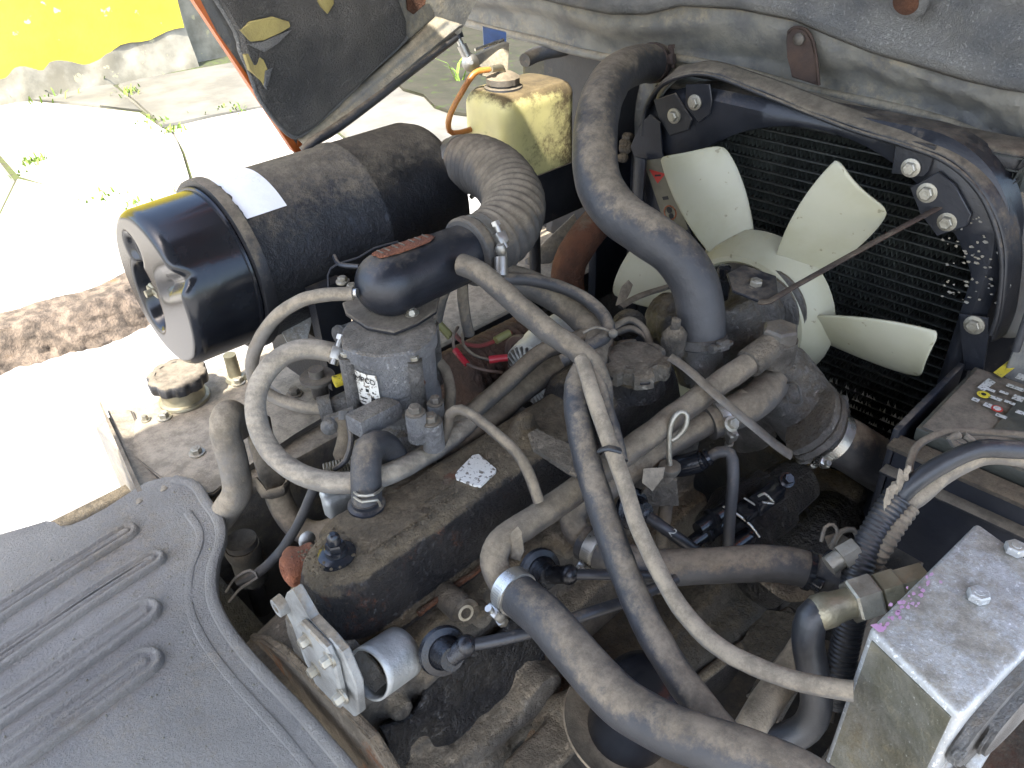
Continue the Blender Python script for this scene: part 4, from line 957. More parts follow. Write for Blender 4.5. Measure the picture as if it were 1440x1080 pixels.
# cover nut and sticker
np_ = Pz(474, 780, .951)
b = B(); b.lathe(np_, (0, 0, 1), [(-.008, .020), (.002, .0195), (.004, .016), (.0045, .012), (.010, .0115), (.011, .010)], 32); b.lathe(np_ + V((0, 0, .009)), (0, 0, 1), [(0, .0105), (.006, .0105), (.009, .009)], 6); b.lathe(np_ + V((0, 0, .016)), (0, 0, 1), [(0, .007), (.008, .007), (.012, .0055), (.014, .003)], 16); b.make('cover_nut', 'gloss', en)
bz = Pz(516, 712, .953); b = B(); b.lathe(bz, (0, 0, 1), [(-.004, .021), (.004, .0205), (.006, .016), (.010, .0155)], 28); b.make('breather_grommet', 'black', en)
b = B(); stp = [Pz(x, y, .9535) for x, y in [(640, 668), (643, 662), (664, 640), (673, 638), (698, 659), (697, 664), (676, 683), (668, 683), (642, 674)]]
b.prism(stp, V((0, 0, -.0045)), .0003, 1); b.make('white_sticker', 'white_worn', en, label='small worn white square sticker')
# dusty bracket strap and lump on the cover
b = B(); b.prism([Pz(*p, .982) for p in [(742, 608), (756, 600), (768, 612), (800, 622), (826, 640), (832, 662), (824, 674), (800, 664), (770, 640), (750, 632)]], V((0, 0, -.006)), .002, 1); b.make('wire_strap', 'iron', en, disp=.001)
b = B(); q = Pz(738, 612, .955); b.lathe(q, (0, 0, 1), [(-.004, .024), (.006, .020), (.016, .014), (.030, .012), (.034, .007)], 18).jit(.006, 50); b.make('dirty_stud', 'dirt', en, disp=.002)
# cylinder head and block
b = B(); b.box((.50, .535, .79), (.60, .135, .14), bev=.006)
b.box((.51, .53, .60), (.56, .19, .30), bev=.01); b.box((.505, .53, .70), (.58, .16, .06), bev=.01)
for x in (.30, .43, .56, .68):
    b.cyl(V((x, .50, .80)), V((x, .452, .79)), .030, 20)
for x, y, z in ((.36, .455, .845), (.245, .463, .79), (.50, .455, .845), (.62, .455, .845)):
    b.cyl(V((x, .50, z)), V((x, y - .012, z)), .014, 18)
b.cyl(V((.40, .44, .70)), V((.40, .40, .70)), .035, 20); b.box((.36, .43, .66), (.16, .04, .12), bev=.01)
b.box((.28, .425, .60), (.14, .06, .16), bev=.015); b.box((.55, .42, .58), (.2, .05, .12), bev=.01)
b.tube([V((.22, .43, .72)), V((.30, .42, .70)), V((.42, .415, .69))], .02, 12)
b.make('cylinder_head', 'iron', en, rem=.0045, disp=.004, dscale=.022)
b = B(); b.grid(lambda u, v: V((.215 + u * .24 * (1 - .3 * v), .450 - .055 * v - .008 * noise.noise(V((u * 5, v * 5, 1))), .80 - .26 * v + .03 * noise.noise(V((u * 4, 9, 1))))), 50, 50)
b.make('oil_stained_side', 'grease', en, thick=.008, disp=.006, dscale=.02)
# boss with hole
q = Pd(655, 862, .835); qd = V((.0, -1, .25)).normalized(); q2 = Pd(630, 840, .87)
b = B(); b.cyl(q2 + (q2 - q) * .8, q, .0155, 22); b.make('threaded_boss', 'iron', en)
b = B(); b.lathe(q, q - q2, [(-.004, .009), (.0006, .009), (.0008, .006), (-.004, .0055)], 20); b.make('boss_washer', 'bolt', en)
# aluminium rear cover plate
ex = .193
cp = [(412, 828), (402, 834), (398, 845), (402, 862), (412, 880), (428, 930), (448, 965), (497, 1010), (504, 1005), (500, 965), (480, 918), (462, 897), (436, 872)]
b = B(); b.prism([Px(*p, ex) for p in cp], V((.010, 0, 0)), .0015, 1); ap = b.make('end_plate', 'alu_plate', en)
b = B(); b.prism([Px(*p, ex - .0005) for p in [(425, 872), (432, 868), (468, 905), (480, 930), (492, 985), (486, 990), (452, 955), (440, 925)]], V((-.008, 0, 0)), .002, 1); b.make('plate_rib', 'alu_plate', ap)
b = B(); b.lathe(Px(400, 848, ex), (-1, 0, 0), [(0, .011), (.010, .010), (.010, .005), (.004, .005)], 18); b.make('plate_boss', 'alu_plate', ap)
for x, y in ((434, 898), (464, 926), (446, 940), (482, 978)): bolt(ap, Px(x, y, ex - .007), (-1, 0, 0), .0062, .010, 'bolt')
for p0_ in (Px(415, 795, .19),):
    p0_ = Px(409, 802, .224); b = B(); b.lathe(p0_, (-1, .1, .1), [(-.03, .020), (0, .019), (.006, .017), (.008, .012), (.0085, .009), (.004, .008), (.004, .001)], 26); b.ball(Px(413, 786, .236), .015, (.8, 1, 1)); b.make('core_plug', 'rust_bright', en, label='bright rusty core plug', rem=.0022, disp=.002)
b = B(); b.ball(Px(432, 760, .262), .009, (1.2, .8, 1.4), 12); b.make('lifting_lug', 'alu_clean', en, rem=.002)
b = B(); b.box(Px(478, 706, .32), (.04, .02, .03), bev=.006); b.box(Px(462, 694, .31), (.02, .014, .014), bev=.004).jit(.002, 50); b.make('manifold_flange', 'alu_clean', en, rem=.0022)
# bent strap loop
sl = thing('engine_loop_bracket', 'pale bent steel strap bracket curled at the front corner of the engine', 'bracket', Pd(545, 940, .78))
pts = [Pd(490, 905, .80), Pd(505, 925, .79), Pd(528, 958, .78), Pd(542, 962, .775)]
def f_lp(u, v):
    c = Pd(558, 925, .79); ax = (Pd(585, 905, .79) - Pd(525, 945, .79)).normalized(); a_, b_, _ = frame(ax)
    th = radians(-40 + 285 * u); return c + (a_ * cos(th) + b_ * sin(th)) * .030 + ax * ((v - .5) * .050)
LC = Pd(553, 932, .79)
axl = V((.1, -.45, .06)).normalized(); axl = (Pd(583, 915, .815) - Pd(535, 948, .775)).normalized()
vv = -(WM @ V((0, 0, 1))); u1 = (vv - axl * vv.dot(axl)).normalized(); u2 = axl.cross(u1)
def f_loop(u, v):
    th = radians(-150 + 300 * u); return LC - u1 * .012 + (u1 * cos(th) + u2 * sin(th)) * .0262 + axl * ((v - .5) * .048)
b = B(); b.grid(f_loop, 40, 6); b.make('loop', 'alu_clean', sl, thick=.0028)
b = B(); b.prism([Pd(486, 905, .79), Pd(500, 903, .79), Pd(530, 935, .785), Pd(545, 960, .78), Pd(528, 975, .785), Pd(512, 962, .79), Pd(500, 940, .79)], V((.002, .004, 0)), .001, 1); b.make('tab', 'alu', sl)

# rusty bell housing / floor edge in front of engine
bh_ = thing('clutch_housing', 'rusty tan clutch housing flange curving below the end of the engine', 'housing', V((.17, .6, .6)))
b = B(); rp = [(348, 896), (366, 900), (392, 918), (424, 948), (452, 976), (486, 1006), (520, 1040), (556, 1100), (500, 1120), (462, 1062), (424, 1008), (390, 962), (358, 926)]
b.prism([Px(*p, .188) for p in rp], V((.012, 0, 0)), .003, 2); b.make('flange', 'iron_rusty', bh_, disp=.004, dscale=.02)
b = B(); b.grid(lambda u, v: Px(*( (352 + 150 * u, 902 + 150 * u + 45 * v)), .215 + .0 * v), 10, 4); b.make('housing_face', 'iron', bh_, thick=.01)
b = B(); b.lathe(Pz(420, 985, .66), (1, 0, 0), [(-.05, .09), (.05, .11)], 40); b.make('bell', 'iron', bh_)
# ------------------------------------------------------------------ thermostat + water pump housing
wp = thing('water_pump', 'gritty grey cast water pump housing between the valve cover and the fan', 'pump', V((.90, .48, .80)))
b = B()
HB = Px(1040, 470, .90)
b.cyl(Px(1075, 435, .955), Px(1050, 448, .90), .034, 30, .046)
b.tube([Px(1020, 430, .885), Px(1045, 480, .885), Px(1085, 520, .885), Px(1120, 560, .90)], .047, 22)
b.tube([Px(1085, 520, .89), Px(1130, 575, .905), Px(1150, 600, .92)], .050, 22)
b.tube([Px(1060, 500, .90), Px(1040, 560, .89), Px(1060, 620, .90)], .035, 18)
b.box(Px(1060, 540, .905), (.07, .10, .14), bev=.02)
b.tube([Px(950, 440, .84), Px(955, 480, .83), Px(985, 520, .83)], .028, 16)
b.cyl(Px(985, 540, .83), Px(988, 500, .84), .034, 26)
b.cyl(Px(935, 450, .87), Px(965, 455, .86), .042, 30)
b.make('pump_casting', 'alu_dark', wp, rem=.004, disp=.0045, dscale=.016)
# front plate ring with pulley behind
PC = Px(1078, 432, .962)
b = B(); b.lathe(PC, (1, 0, 0), [(-.016, .048), (-.014, .056), (-.010, .057), (-.008, .052), (-.004, .052), (-.002, .062), (.002, .062), (.004, .05)], 60); b.make('pulley', 'alu_dark', wp)
b = B(); b.lathe(PC, (1, 0, 0), [(.004, .050), (.005, .056), (.012, .056), (.014, .05)], 60); b.make('fan_clutch', 'black_dusty', wp)
# outlet flange + bolts
fa = Pd(1120, 570, 1.055); fb_ = Pd(1190, 625, 1.09); fn = (fb_ - fa).normalized(); fu, fv, _ = frame(fn)
FCn = Pd(1148, 598, 1.065)
sideU = (Pd(1172, 560, 1.07) - Pd(1118, 636, 1.07)).normalized(); sideU = (sideU - fn * sideU.dot(fn)).normalized(); sideV = fn.cross(sideU)
b = B(); fl = []
for a in range(0, 360, 12):
    t = radians(a); e = 1 + .42 * abs(cos(t)) ** 3; fl.append(FCn + sideU * (cos(t) * .036 * e) + sideV * (sin(t) * .038))
b.prism(fl, fn * .011, .0015, 1); b.prism([p - fn * .013 + (p - FCn) * -.02 for p in fl], fn * .011, .0015, 1); b.make('outlet_flange', 'alu_dark', wp)
for s in (-1, 1): bolt(wp, FCn + sideU * (.043 * s) + fn * .011, fn, .0085, .011, 'alu')
# ring mark
b = B(); c = Px(1122, 548, .862); b.tube([c + V((-.012, cos(t / 14 * 2 * pi) * .012 * (1 + .3 * sin(t * .9)), sin(t / 14 * 2 * pi) * .016)) for t in range(14)], .0016, 6, .002); b.make('casting_mark', 'alu', wp)
# neck clamp, hose to radiator (upper)
uh = thing('upper_radiator_hose', 'fat S-shaped grey rubber radiator hose crossing in front of the shroud', 'hose', Pd(905, 320, 1.03))
up = [Pd(925, 88, 1.36), Pd(893, 92, 1.30), Pd(862, 110, 1.22), Pd(843, 150, 1.14), Pd(836, 205, 1.09), Pd(842, 258, 1.06), Pd(868, 298, 1.035), Pd(910, 328, 1.02), Pd(950, 358, 1.02), Pd(976, 398, 1.025), Pd(985, 440, 1.035), Pd(987, 486, 1.05)]
b = B().tube(up, .0308, 36, .006).jit(.0012, 25); b.make('hose_tube', 'rubber', uh)
P = catmull(up, .004); clamp(uh, P[-3], P[-1] - P[-4], .031, V((-.2, -1, 0)), .013, m='alu_dark'); clamp(uh, P[5], P[6] - P[4], .031, V((.8, -1, .2)), .013, m='rust_dark')
b = B(); b.cyl(P[-1], P[-1] - (P[-4] - P[-1]).normalized() * .03, .0265, 26); b.make('hose_neck', 'alu_dark', wp)
b = B(); q = Pd(948, 470, 1.02); b.lathe(q, (-.1, -.1, 1), [(-.03, .016), (0, .016), (.008, .012), (.012, .007), (.024, .006), (.026, .003)], 16).jit(.003, 60); b.make('sender_knob', 'iron', wp, disp=.002)
b = B(); q = Pd(1017, 392, 1.10); b.lathe(q, (0, 0, 1), [(-.03, .010), (.0, .010), (.002, .007), (.008, .007), (.009, .0095), (.018, .009), (.020, .006)], 16); b.make('bleed_nipple', 'gloss', wp)
# strap plate on the pump and long stay bar
stp_ = thing('fan_guard_stay', 'long rusty flat stay bar from the water pump up to the shroud corner', 'brace', Pd(1075, 425, 1.0))
b = B(); b.prism([Pd(*p) for p in [(1022, 384, 1.06), (1046, 372, 1.07), (1092, 388, 1.05), (1094, 412, 1.02), (1086, 424, 1.01), (1070, 424, 1.01), (1030, 408, 1.03)]], V((0, 0, -.004)), .001, 1); b.make('foot_plate', 'black', stp_)
bolt(stp_, Pd(1062, 402, 1.04), (0, -.1, 1), .0085, .009)
b = B(); b.tube([Pd(1068, 424, 1.01), Pd(1082, 424, 1.005), Pd(1110, 407, 1.005), Pd(1225, 343, 1.02), Pd(1320, 292, 1.028), Pd(1345, 278, 1.03)], .0085, 10, .01, flat=.32, up=V((0, .5, 1)), smooth=True); b.make('stay_bar', 'rust_dark', stp_)
b = B(); b.prism([Pd(1330, 262, 1.03), Pd(1352, 262, 1.03), Pd(1368, 300, 1.03), Pd(1366, 312, 1.03), Pd(1344, 290, 1.03)], V((.004, 0, 0)), .001, 1); b.make('end_tab', 'rust_dark', stp_)
# banjo fitting and the long steel pipe
sp_ = thing('steel_coolant_pipe', 'long dusty steel coolant pipe running along the engine with a big hex banjo bolt', 'pipe', Pd(900, 620, .97))
p1 = [Pd(1098, 480, 1.03), Pd(1070, 500, 1.02), Pd(1000, 548, .985), Pd(900, 622, .935), Pd(800, 697, .885), Pd(740, 738, .855), Pd(712, 756, .84), Pd(697, 776, .83), Pd(697, 800, .825), Pd(712, 826, .815), Pd(728, 842, .81)]
b = B().tube(p1, .0152, 24, .005).jit(.0008, 40); b.make('pipe_tube', 'pipe', sp_)
q = Pd(1095, 480, 1.035); b = B(); b.lathe(q, (0, 0, 1), [(-.035, .020), (-.032, .024), (.0, .0245), (.004, .022)], 26); b.tube([q, Pd(1052, 512, 1.01)], .0195, 18); b.make('banjo_fitting', 'iron', sp_, rem=.002)
b = B(); b.lathe(q + V((0, 0, .003)), (0, 0, 1), [(0, .0235), (.016, .0235), (.019, .020)], 6); b.lathe(q, (0, 0, 1), [(.001, .024), (.004, .024)], 24); b.make('banjo_bolt', 'bolt_dark', sp_, ang=25)
b = B(); b.prism([Pd(722, 762, .82), Pd(735, 750, .82), Pd(738, 775, .825), Pd(732, 790, .83), Pd(718, 786, .83)], V((.004, .012, 0)), .001, 1); b.make('pipe_bracket', 'pipe', sp_)
# second short pipe and elbow hose beneath
p2 = [Pd(1050, 560, 1.02), Pd(1025, 580, 1.015), Pd(1000, 592, 1.01), Pd(930, 632, .985), Pd(860, 682, .95), Pd(815, 712, .93), Pd(805, 730, .925), Pd(812, 750, .92), Pd(830, 764, .915)]
s2 = thing('lower_steel_pipe', 'second dusty steel pipe lying just under the long coolant pipe', 'pipe', Pd(930, 632, .985))
b = B().tube(p2, .0152, 20, .006); b.make('pipe_tube', 'pipe', s2)
b = B(); b.prism([Pd(905, 662, .93), Pd(935, 660, .94), Pd(933, 672, .94), Pd(918, 692, .93), Pd(903, 680, .93)], V((.002, .002, .002)), .0008, 1); b.make('pipe_tab', 'tanktop', s2)
eh = thing('elbow_hose', 'stubby dusty elbow hose with a worm clamp at the pump end of the steel pipes', 'hose', Pd(1040, 580, 1.03))
pe = [Pd(995, 595, 1.01), Pd(1020, 585, 1.015), Pd(1050, 572, 1.02), Pd(1072, 556, 1.04), Pd(1085, 540, 1.07)]
b = B().tube(pe, .0225, 22); b.make('hose_tube', 'rubber_dust', eh); clamp(eh, Pd(1012, 588, 1.012), pe[1] - pe[0], .0230, V((.4, -1, -.2)), .012)
q = Pd(1028, 596, .98); bolt(eh, q, (-.2, -.7, .6), .007, .009, 'bolt')
# cross hose with clamp below
xh = thing('heater_hose', 'thick black heater hose running right behind the hose bundle, tied with a cable tie', 'hose', Pd(1040, 790, .9))
px_ = [Pd(822, 762, .915), Pd(850, 778, .90), Pd(880, 790, .90), Pd(930, 798, .90), Pd(990, 796, .895), Pd(1060, 792, .885), Pd(1110, 795, .875), Pd(1150, 805, .87), Pd(1190, 812, .865), Pd(1222, 835, .87)]
b = B().tube(px_, .0205, 24).jit(.001, 30); b.make('hose_tube', 'rubber', xh)
clamp(xh, Pd(838, 770, .905), px_[1] - px_[0], .021, V((-.6, -1, -.6)), .015, m='steel')
P = catmull(px_, .005); i = int(len(P) * .79)
b = B(); b.lathe(P[i], P[i + 1] - P[i - 1], [(-.003, .021), (-.003, .0225), (.003, .0225), (.003, .021)], 26); b.box(Pd(1150, 822, .845), (.012, .010, .008), bev=.001); b.tube([Pd(1158, 785, .86), Pd(1166, 775, .86), Pd(1180, 772, .86)], .002, 6); b.make('cable_tie', 'gloss', xh)
# big heater hose in front
bh2 = thing('front_heater_hose', 'thick grey rubber hose clamped to the steel pipe and sweeping down to the bottom edge', 'hose', Pd(860, 960, .72))
pb = [Pd(716, 826, .815), Pd(735, 842, .80), Pd(765, 868, .775), Pd(800, 908, .75), Pd(840, 955, .725), Pd(885, 996, .70), Pd(940, 1026, .675), Pd(1000, 1048, .655), Pd(1065, 1070, .64), Pd(1140, 1105, .62), Pd(1200, 1150, .61)]
b = B().tube(pb, .0222, 30, .005).jit(.001, 28); b.make('hose_tube', 'rubber', bh2)
clamp(bh2, Pd(722, 831, .81), pb[1] - pb[0], .0226, V((-.8, .1, -.4)), .016, m='steel')
# thin steel vacuum pipe
hose('vacuum_pipe', [Pd(600, 648, .97), Pd(618, 628, .945), Pd(629, 600, .925), Pd(634, 582, .91), Pd(648, 576, .90), Pd(668, 586, .89), Pd(700, 612, .87), Pd(726, 636, .86), Pd(740, 658, .855), Pd(750, 682, .853), Pd(758, 706, .853)], .0062, 'pipe', 'thin bent steel pipe hopping over the rear edge of the valve cover', 'pipe', n=14)
hose('manifold_tube', [Pd(612, 505, 1.0), Pd(626, 520, 1.0), Pd(633, 548, .99), Pd(631, 580, .97), Pd(624, 606, .96)], .007, 'rubber_dust', 'short grey vacuum hose dropping behind the gas mixer', n=12)
hose('rear_crossover_hose', [Pd(560, 668, .96), Pd(595, 650, .98), Pd(640, 628, 1.0), Pd(690, 590, 1.03), Pd(740, 545, 1.06), Pd(790, 512, 1.08), Pd(840, 492, 1.10)], .016, 'rubber_dust', 'long dusty grey hose passing behind the valve cover toward the alternator', clamps=(.12,), n=18)
hose('loom_branch', [Pd(600, 625, 1.0), Pd(650, 590, 1.0), Pd(705, 545, 1.02), Pd(760, 497, 1.04), Pd(810, 478, 1.05), Pd(850, 462, 1.06)], .0115, 'rubber_dust', 'thinner grey wrapped cable above the rear crossover hose', 'cable', n=14)

# hoses crossing over the valve cover
hose('wide_loom', [Pd(648, 372, .965), Pd(672, 382, .955), Pd(705, 408, .945), Pd(740, 440, .935), Pd(775, 468, .925), Pd(808, 490, .915), Pd(832, 512, .905), Pd(844, 540, .90), Pd(846, 572, .91)], .0125, 'rubber_dust', 'flattened grey split loom running from the bonnet down onto the valve cover', 'cable', n=20, jit=.0015, flat=1.15)
hose('hose_behind_loom', [Pd(700, 388, 1.06), Pd(745, 400, 1.07), Pd(790, 425, 1.08), Pd(820, 450, 1.07), Pd(842, 478, 1.05), Pd(836, 510, 1.0), Pd(820, 530, .96)], .019, 'rubber_dust', 'thick dusty hose curving behind the split loom', n=20)
hose('upper_cable', [Pd(706, 392, 1.04), Pd(750, 394, 1.05), Pd(800, 408, 1.05), Pd(838, 432, 1.04), Pd(856, 458, 1.02), Pd(850, 474, 1.01), Pd(820, 492, .99), Pd(790, 508, .99)], .0085, 'rubber', 'dark cable arching above the thick hose behind the loom', 'cable', n=14)
b = B(); b.tube([Pd(820, 468, 1.0), Pd(838, 460, 1.0), Pd(858, 466, 1.0), Pd(862, 474, 1.0)], .0018, 6); b.ball(Pd(862, 469, 1.0), .006); b.make('wire_tie', 'tanktop', None, None, 'pale plastic tie knotted round the cables left of the filler cap', 'tie')
hose('long_down_hose', [Pd(826, 512, .925), Pd(812, 545, .90), Pd(814, 590, .88), Pd(826, 650, .86), Pd(846, 715, .835), Pd(868, 780, .81), Pd(892, 838, .785), Pd(918, 892, .76), Pd(950, 945, .735), Pd(985, 992, .71), Pd(1020, 1035, .69), Pd(1060, 1075, .675)], .0152, 'rubber', 'long grey hose falling across the valve cover to the bottom of the bay', n=22, jit=.001)
dc = thing('side_cable', 'thinner dusty hose tied beside the long one, curving right to the steel control box', 'hose', Pd(850, 610, .86))
pc = [Pd(818, 505, .90), Pd(826, 530, .885), Pd(840, 575, .865), Pd(858, 625, .85), Pd(878, 680, .83), Pd(893, 730, .81), Pd(915, 780, .79), Pd(948, 842, .765), Pd(990, 893, .74), Pd(1045, 930, .715), Pd(1110, 955, .695), Pd(1160, 966, .68), Pd(1200, 972, .67)]
b = B().tube(pc, .0088, 18).jit(.0008, 50); b.make('hose_tube', 'rubber_tan', dc)
b = B(); b.tube([Pd(843, 634, .835), Pd(856, 630, .825), Pd(872, 634, .83)], .0045, 8, flat=.6); b.make('cable_tie', 'rubber_clean', dc)
hose('twin_cable', [Pd(832, 505, .905), Pd(838, 530, .895), Pd(850, 570, .88), Pd(864, 615, .865), Pd(872, 650, .855)], .009, 'rubber', 'short glossy dark cable squeezed between the two hoses on the valve cover', 'cable', n=14)

# spark plug boots and leads
def plug_lead(pts, boot, bdir, lab, r=.0062):
    t = thing('spark_plug_lead', lab, 'spark plug lead', boot, 'spark plug leads')
    bd = V(bdir).normalized()
    b = B(); b.lathe(boot, bd, [(-.006, .024), (-.002, .026), (.002, .0245), (.004, .018), (.003, .017), (.006, .0155), (.018, .0135), (.022, .012)], 36); b.make('rubber_boot', 'boot', t)
    b = B(); b.ball(pts[0], .0115, (1, .9, 1)); b.tube([pts[0], boot + bd * .016], .010, 12, .004); b.make('elbow', 'boot', t)
    b = B(); b.tube(pts, r, 14); b.make('lead_wire', 'rubber_clean', t); return t
bd_ = V((-.2, -.9, .45))
plug_lead([Pd(655, 908, .775), Pd(700, 900, .78), Pd(760, 885, .79), Pd(830, 862, .80), Pd(880, 845, .82), Pd(950, 815, .86)], Pd(624, 916, .79), bd_, 'front spark plug lead with large round black rubber boot near the bent strap loop')
t = plug_lead([Pd(800, 808, .85), Pd(840, 808, .85), Pd(900, 810, .87), Pd(950, 812, .90)], Pd(760, 803, .885), bd_, 'second spark plug lead, straight and short, just right of the coolant pipe clamp', .0058)
l2 = plug_lead([Pd(905, 722, .96), Pd(930, 740, .95), Pd(965, 765, .955), Pd(1000, 790, .97)], Pd(892, 716, .97), bd_, 'third spark plug lead, dark with a painted cylinder number, behind the hose pair', .0075)
text('2', Pd(946, 749, .942), (_r * .5 - _u * .8), (_r * .7 + _u * .5), .014, 'white_print', l2, 'cylinder_number')
hose('bent_plug_lead', [Pd(972, 652, .98), Pd(990, 646, .975), Pd(1010, 636, .965), Pd(1027, 638, .96), Pd(1031, 662, .955), Pd(1029, 700, .96), Pd(1025, 750, .97), Pd(1024, 800, .98)], .0072, 'rubber', 'grey spark plug lead bending sharply down beside the dipstick', 'spark plug lead', n=14, group='spark plug leads')
b = B(); b.lathe(Pd(985, 648, .975), Pd(1000, 640, .97) - Pd(960, 658, .985), [(-.006, .009), (0, .012), (.004, .012), (.006, .009), (.010, .011), (.014, .009)], 18); b.tube([Pd(985, 648, .975), Pd(958, 655, .985), Pd(925, 655, 1.0)], .014, 14); b.make('plug_cap', 'gloss', None, None, 'black rubber plug cap at the end of the sharply bent lead', 'plug cap')

# dipstick
dp = thing('dipstick', 'oil dipstick with a wire ring handle standing in its guide tube', 'dipstick', Pd(940, 740, .99))
q = Pd(942, 655, .955)
pts = [q, Pd(941, 632, .945), Pd(942, 605, .935), Pd(948, 587, .93), Pd(958, 579, .93), Pd(966, 584, .93), Pd(964, 600, .932), Pd(955, 612, .937), Pd(945, 619, .94)]
b = B(); b.tube(pts, .0032, 10, .003); b.make('ring_handle', 'bolt', dp)
b = B(); b.lathe(q, (0, 0, 1), [(-.012, .006), (-.010, .011), (-.004, .0135), (0, .013), (.002, .008)], 22); b.make('stopper', 'bolt_dark', dp)
b = B(); b.cyl(q - V((0, 0, .01)), q - V((0, 0, .22)), .0088, 16); b.make('guide_tube', 'pipe', dp)
b = B(); b.prism([Pd(905, 690, .96), Pd(930, 668, .96), Pd(952, 676, .955), Pd(955, 712, .965), Pd(928, 712, .97), Pd(900, 712, .98), Pd(895, 704, .98)], V((.004, .004, 0)), .001, 1); b.make('tube_bracket', 'iron', dp)
# diagonal strap from the filler to the distributor
b = B(); b.tube([Pd(942, 502, .965), Pd(965, 518, .96), Pd(1010, 558, .95), Pd(1060, 600, .955), Pd(1090, 625, .96), Pd(1112, 640, .965)], .0072, 10, .01, flat=.45, up=V((0, -.4, 1))); b.make('lifting_strap', 'bolt_dark', None, None, 'narrow dark metal strap running diagonally from the filler cap to the pump outlet', 'brace')

# distributor and coil in shadow
ds = thing('distributor', 'oily black distributor with clips, in the shade behind the plug leads', 'distributor', Pd(1070, 700, 1.06))
c0 = Pd(1040, 735, 1.05); dxn2 = (Pd(1150, 655, 1.12) - c0).normalized()
b = B(); b.lathe(c0, dxn2, [(-.045, .030), (-.04, .040), (-.01, .046), (.0, .052), (.004, .052), (.006, .046), (.06, .046), (.065, .038), (.12, .034), (.125, .02)], 40, lambda t, z: 1 + .04 * max(0, cos(6 * t)) ** 3); b.make('distributor_body', 'grease', ds)
for k, (x, y) in enumerate(((995, 748), (1005, 728), (1030, 770))):
    q = Pd(x, y, .99); b = B(); b.lathe(q, -dxn2, [(-.03, .012), (0, .012), (.002, .014), (.006, .014), (.008, .010), (.03, .009)], 18); b.make('cap_terminal', 'gloss', ds)
b = B(); b.box(Pd(1078, 700, 1.0), (.05, .02, .022), (dxn2, frame(dxn2)[0], frame(dxn2)[1]), .003); b.box(Pd(1050, 718, .995), (.03, .026, .014), (dxn2, frame(dxn2)[0], frame(dxn2)[1]), .003); b.make('breaker_box', 'gloss', ds)
b = B(); b.tube([Pd(1017, 712, .985), Pd(1035, 722, .98), Pd(1055, 738, .985), Pd(1068, 755, .99)], .0016, 8); b.tube([Pd(1066, 698, .975), Pd(1075, 694, .975), Pd(1084, 702, .978), Pd(1088, 708, .98), Pd(1072, 706, .98)], .0016, 8); b.tube([Pd(1046, 700, .985), Pd(1062, 710, .985)], .0012, 6); b.make('spring_clip', 'steel', ds)
bolt(ds, Pd(1106, 675, 1.0), (-.3, -.5, .8), .007, .01, 'gloss')

b = B(); b.lathe(Pd(1120, 770, 1.15), dxn2, [(-.10, .03), (-.09, .045), (.10, .045), (.11, .03)], 32); b.make('starter_motor', 'grease', None, None, 'dark oily starter motor low down behind the heater hose', 'motor')
b = B(); b.box((.72, .40, .52), (.5, .10, .3), bev=.02); b.tube([V((.60, .36, .62)), V((.72, .34, .60)), V((.9, .33, .6))], .035, 14); b.box((.95, .45, .6), (.05, .35, .3), bev=.02); b.make('crankcase_side', 'iron_dark', en, rem=.006, disp=.006, dscale=.04)

# lower radiator hose
lh = thing('lower_radiator_hose', 'wide black lower radiator hose clamped to the water pump outlet', 'hose', Pd(1240, 670, 1.08))
pl = [FCn + fn * .008, Pd(1185, 622, 1.075), Pd(1215, 640, 1.09), Pd(1250, 662, 1.10), Pd(1290, 690, 1.13), Pd(1335, 735, 1.18)]
b = B().tube(pl, .0355, 36, .006, lambda s, t: .93 + .07 * min(1, s / .05)).jit(.0012, 25); b.make('hose_tube', 'rubber', lh)
clamp(lh, Pd(1170, 614, 1.068), pl[1] - pl[0], .0340, V((-.6, -.3, -.55)), .015, m='steel')
# oil filter canister in dish
of = thing('oil_filter', 'glossy black oil filter standing in a round dusty dish at the bottom of the bay', 'oil filter', Pd(890, 1010, .84))
oc = Pz(892, 1004, .735); oax = V((0.10, -.18, 1)).normalized()
b = B(); b.lathe(oc, oax, [(-.07, .046), (.02, .048), (.048, .047), (.060, .042), (.066, .032), (.068, .010)], 48, ); b.make('canister', 'gloss', of)
b = B(); b.lathe(oc - oax * .03, oax, [(-.006, .050), (-.006, .060), (.006, .072), (.012, .078), (.014, .0765), (.006, .070), (0, .058), (0, .050)], 60); b.make('dish', 'pipe', of)
b = B(); b.box(oc - oax * .045 + V((-.06, .05, 0)), (.14, .05, .02), bev=.008); b.tube([oc + V((-.02, .06, -.03)), V((.40, .40, .66))], .025, 14); b.make('filter_bracket', 'iron', of, rem=.004, disp=.003)
b = B(); b.lathe(Pz(730, 1040, .60), (0, -.3, 1), [(-.06, .07), (0, .06), (.03, .045), (.035, .02)], 30); b.box(Pz(800, 960, .62), (.07, .05, .06), bev=.01); b.tube([Pz(690, 1050, .62), Pz(760, 1000, .64), Pz(820, 1010, .63)], .022, 12); b.make('fuel_pump', 'iron_rusty', None, None, 'dusty rust stained fuel pump casting low on the engine side', 'pump', rem=.005, disp=.007, dscale=.02)

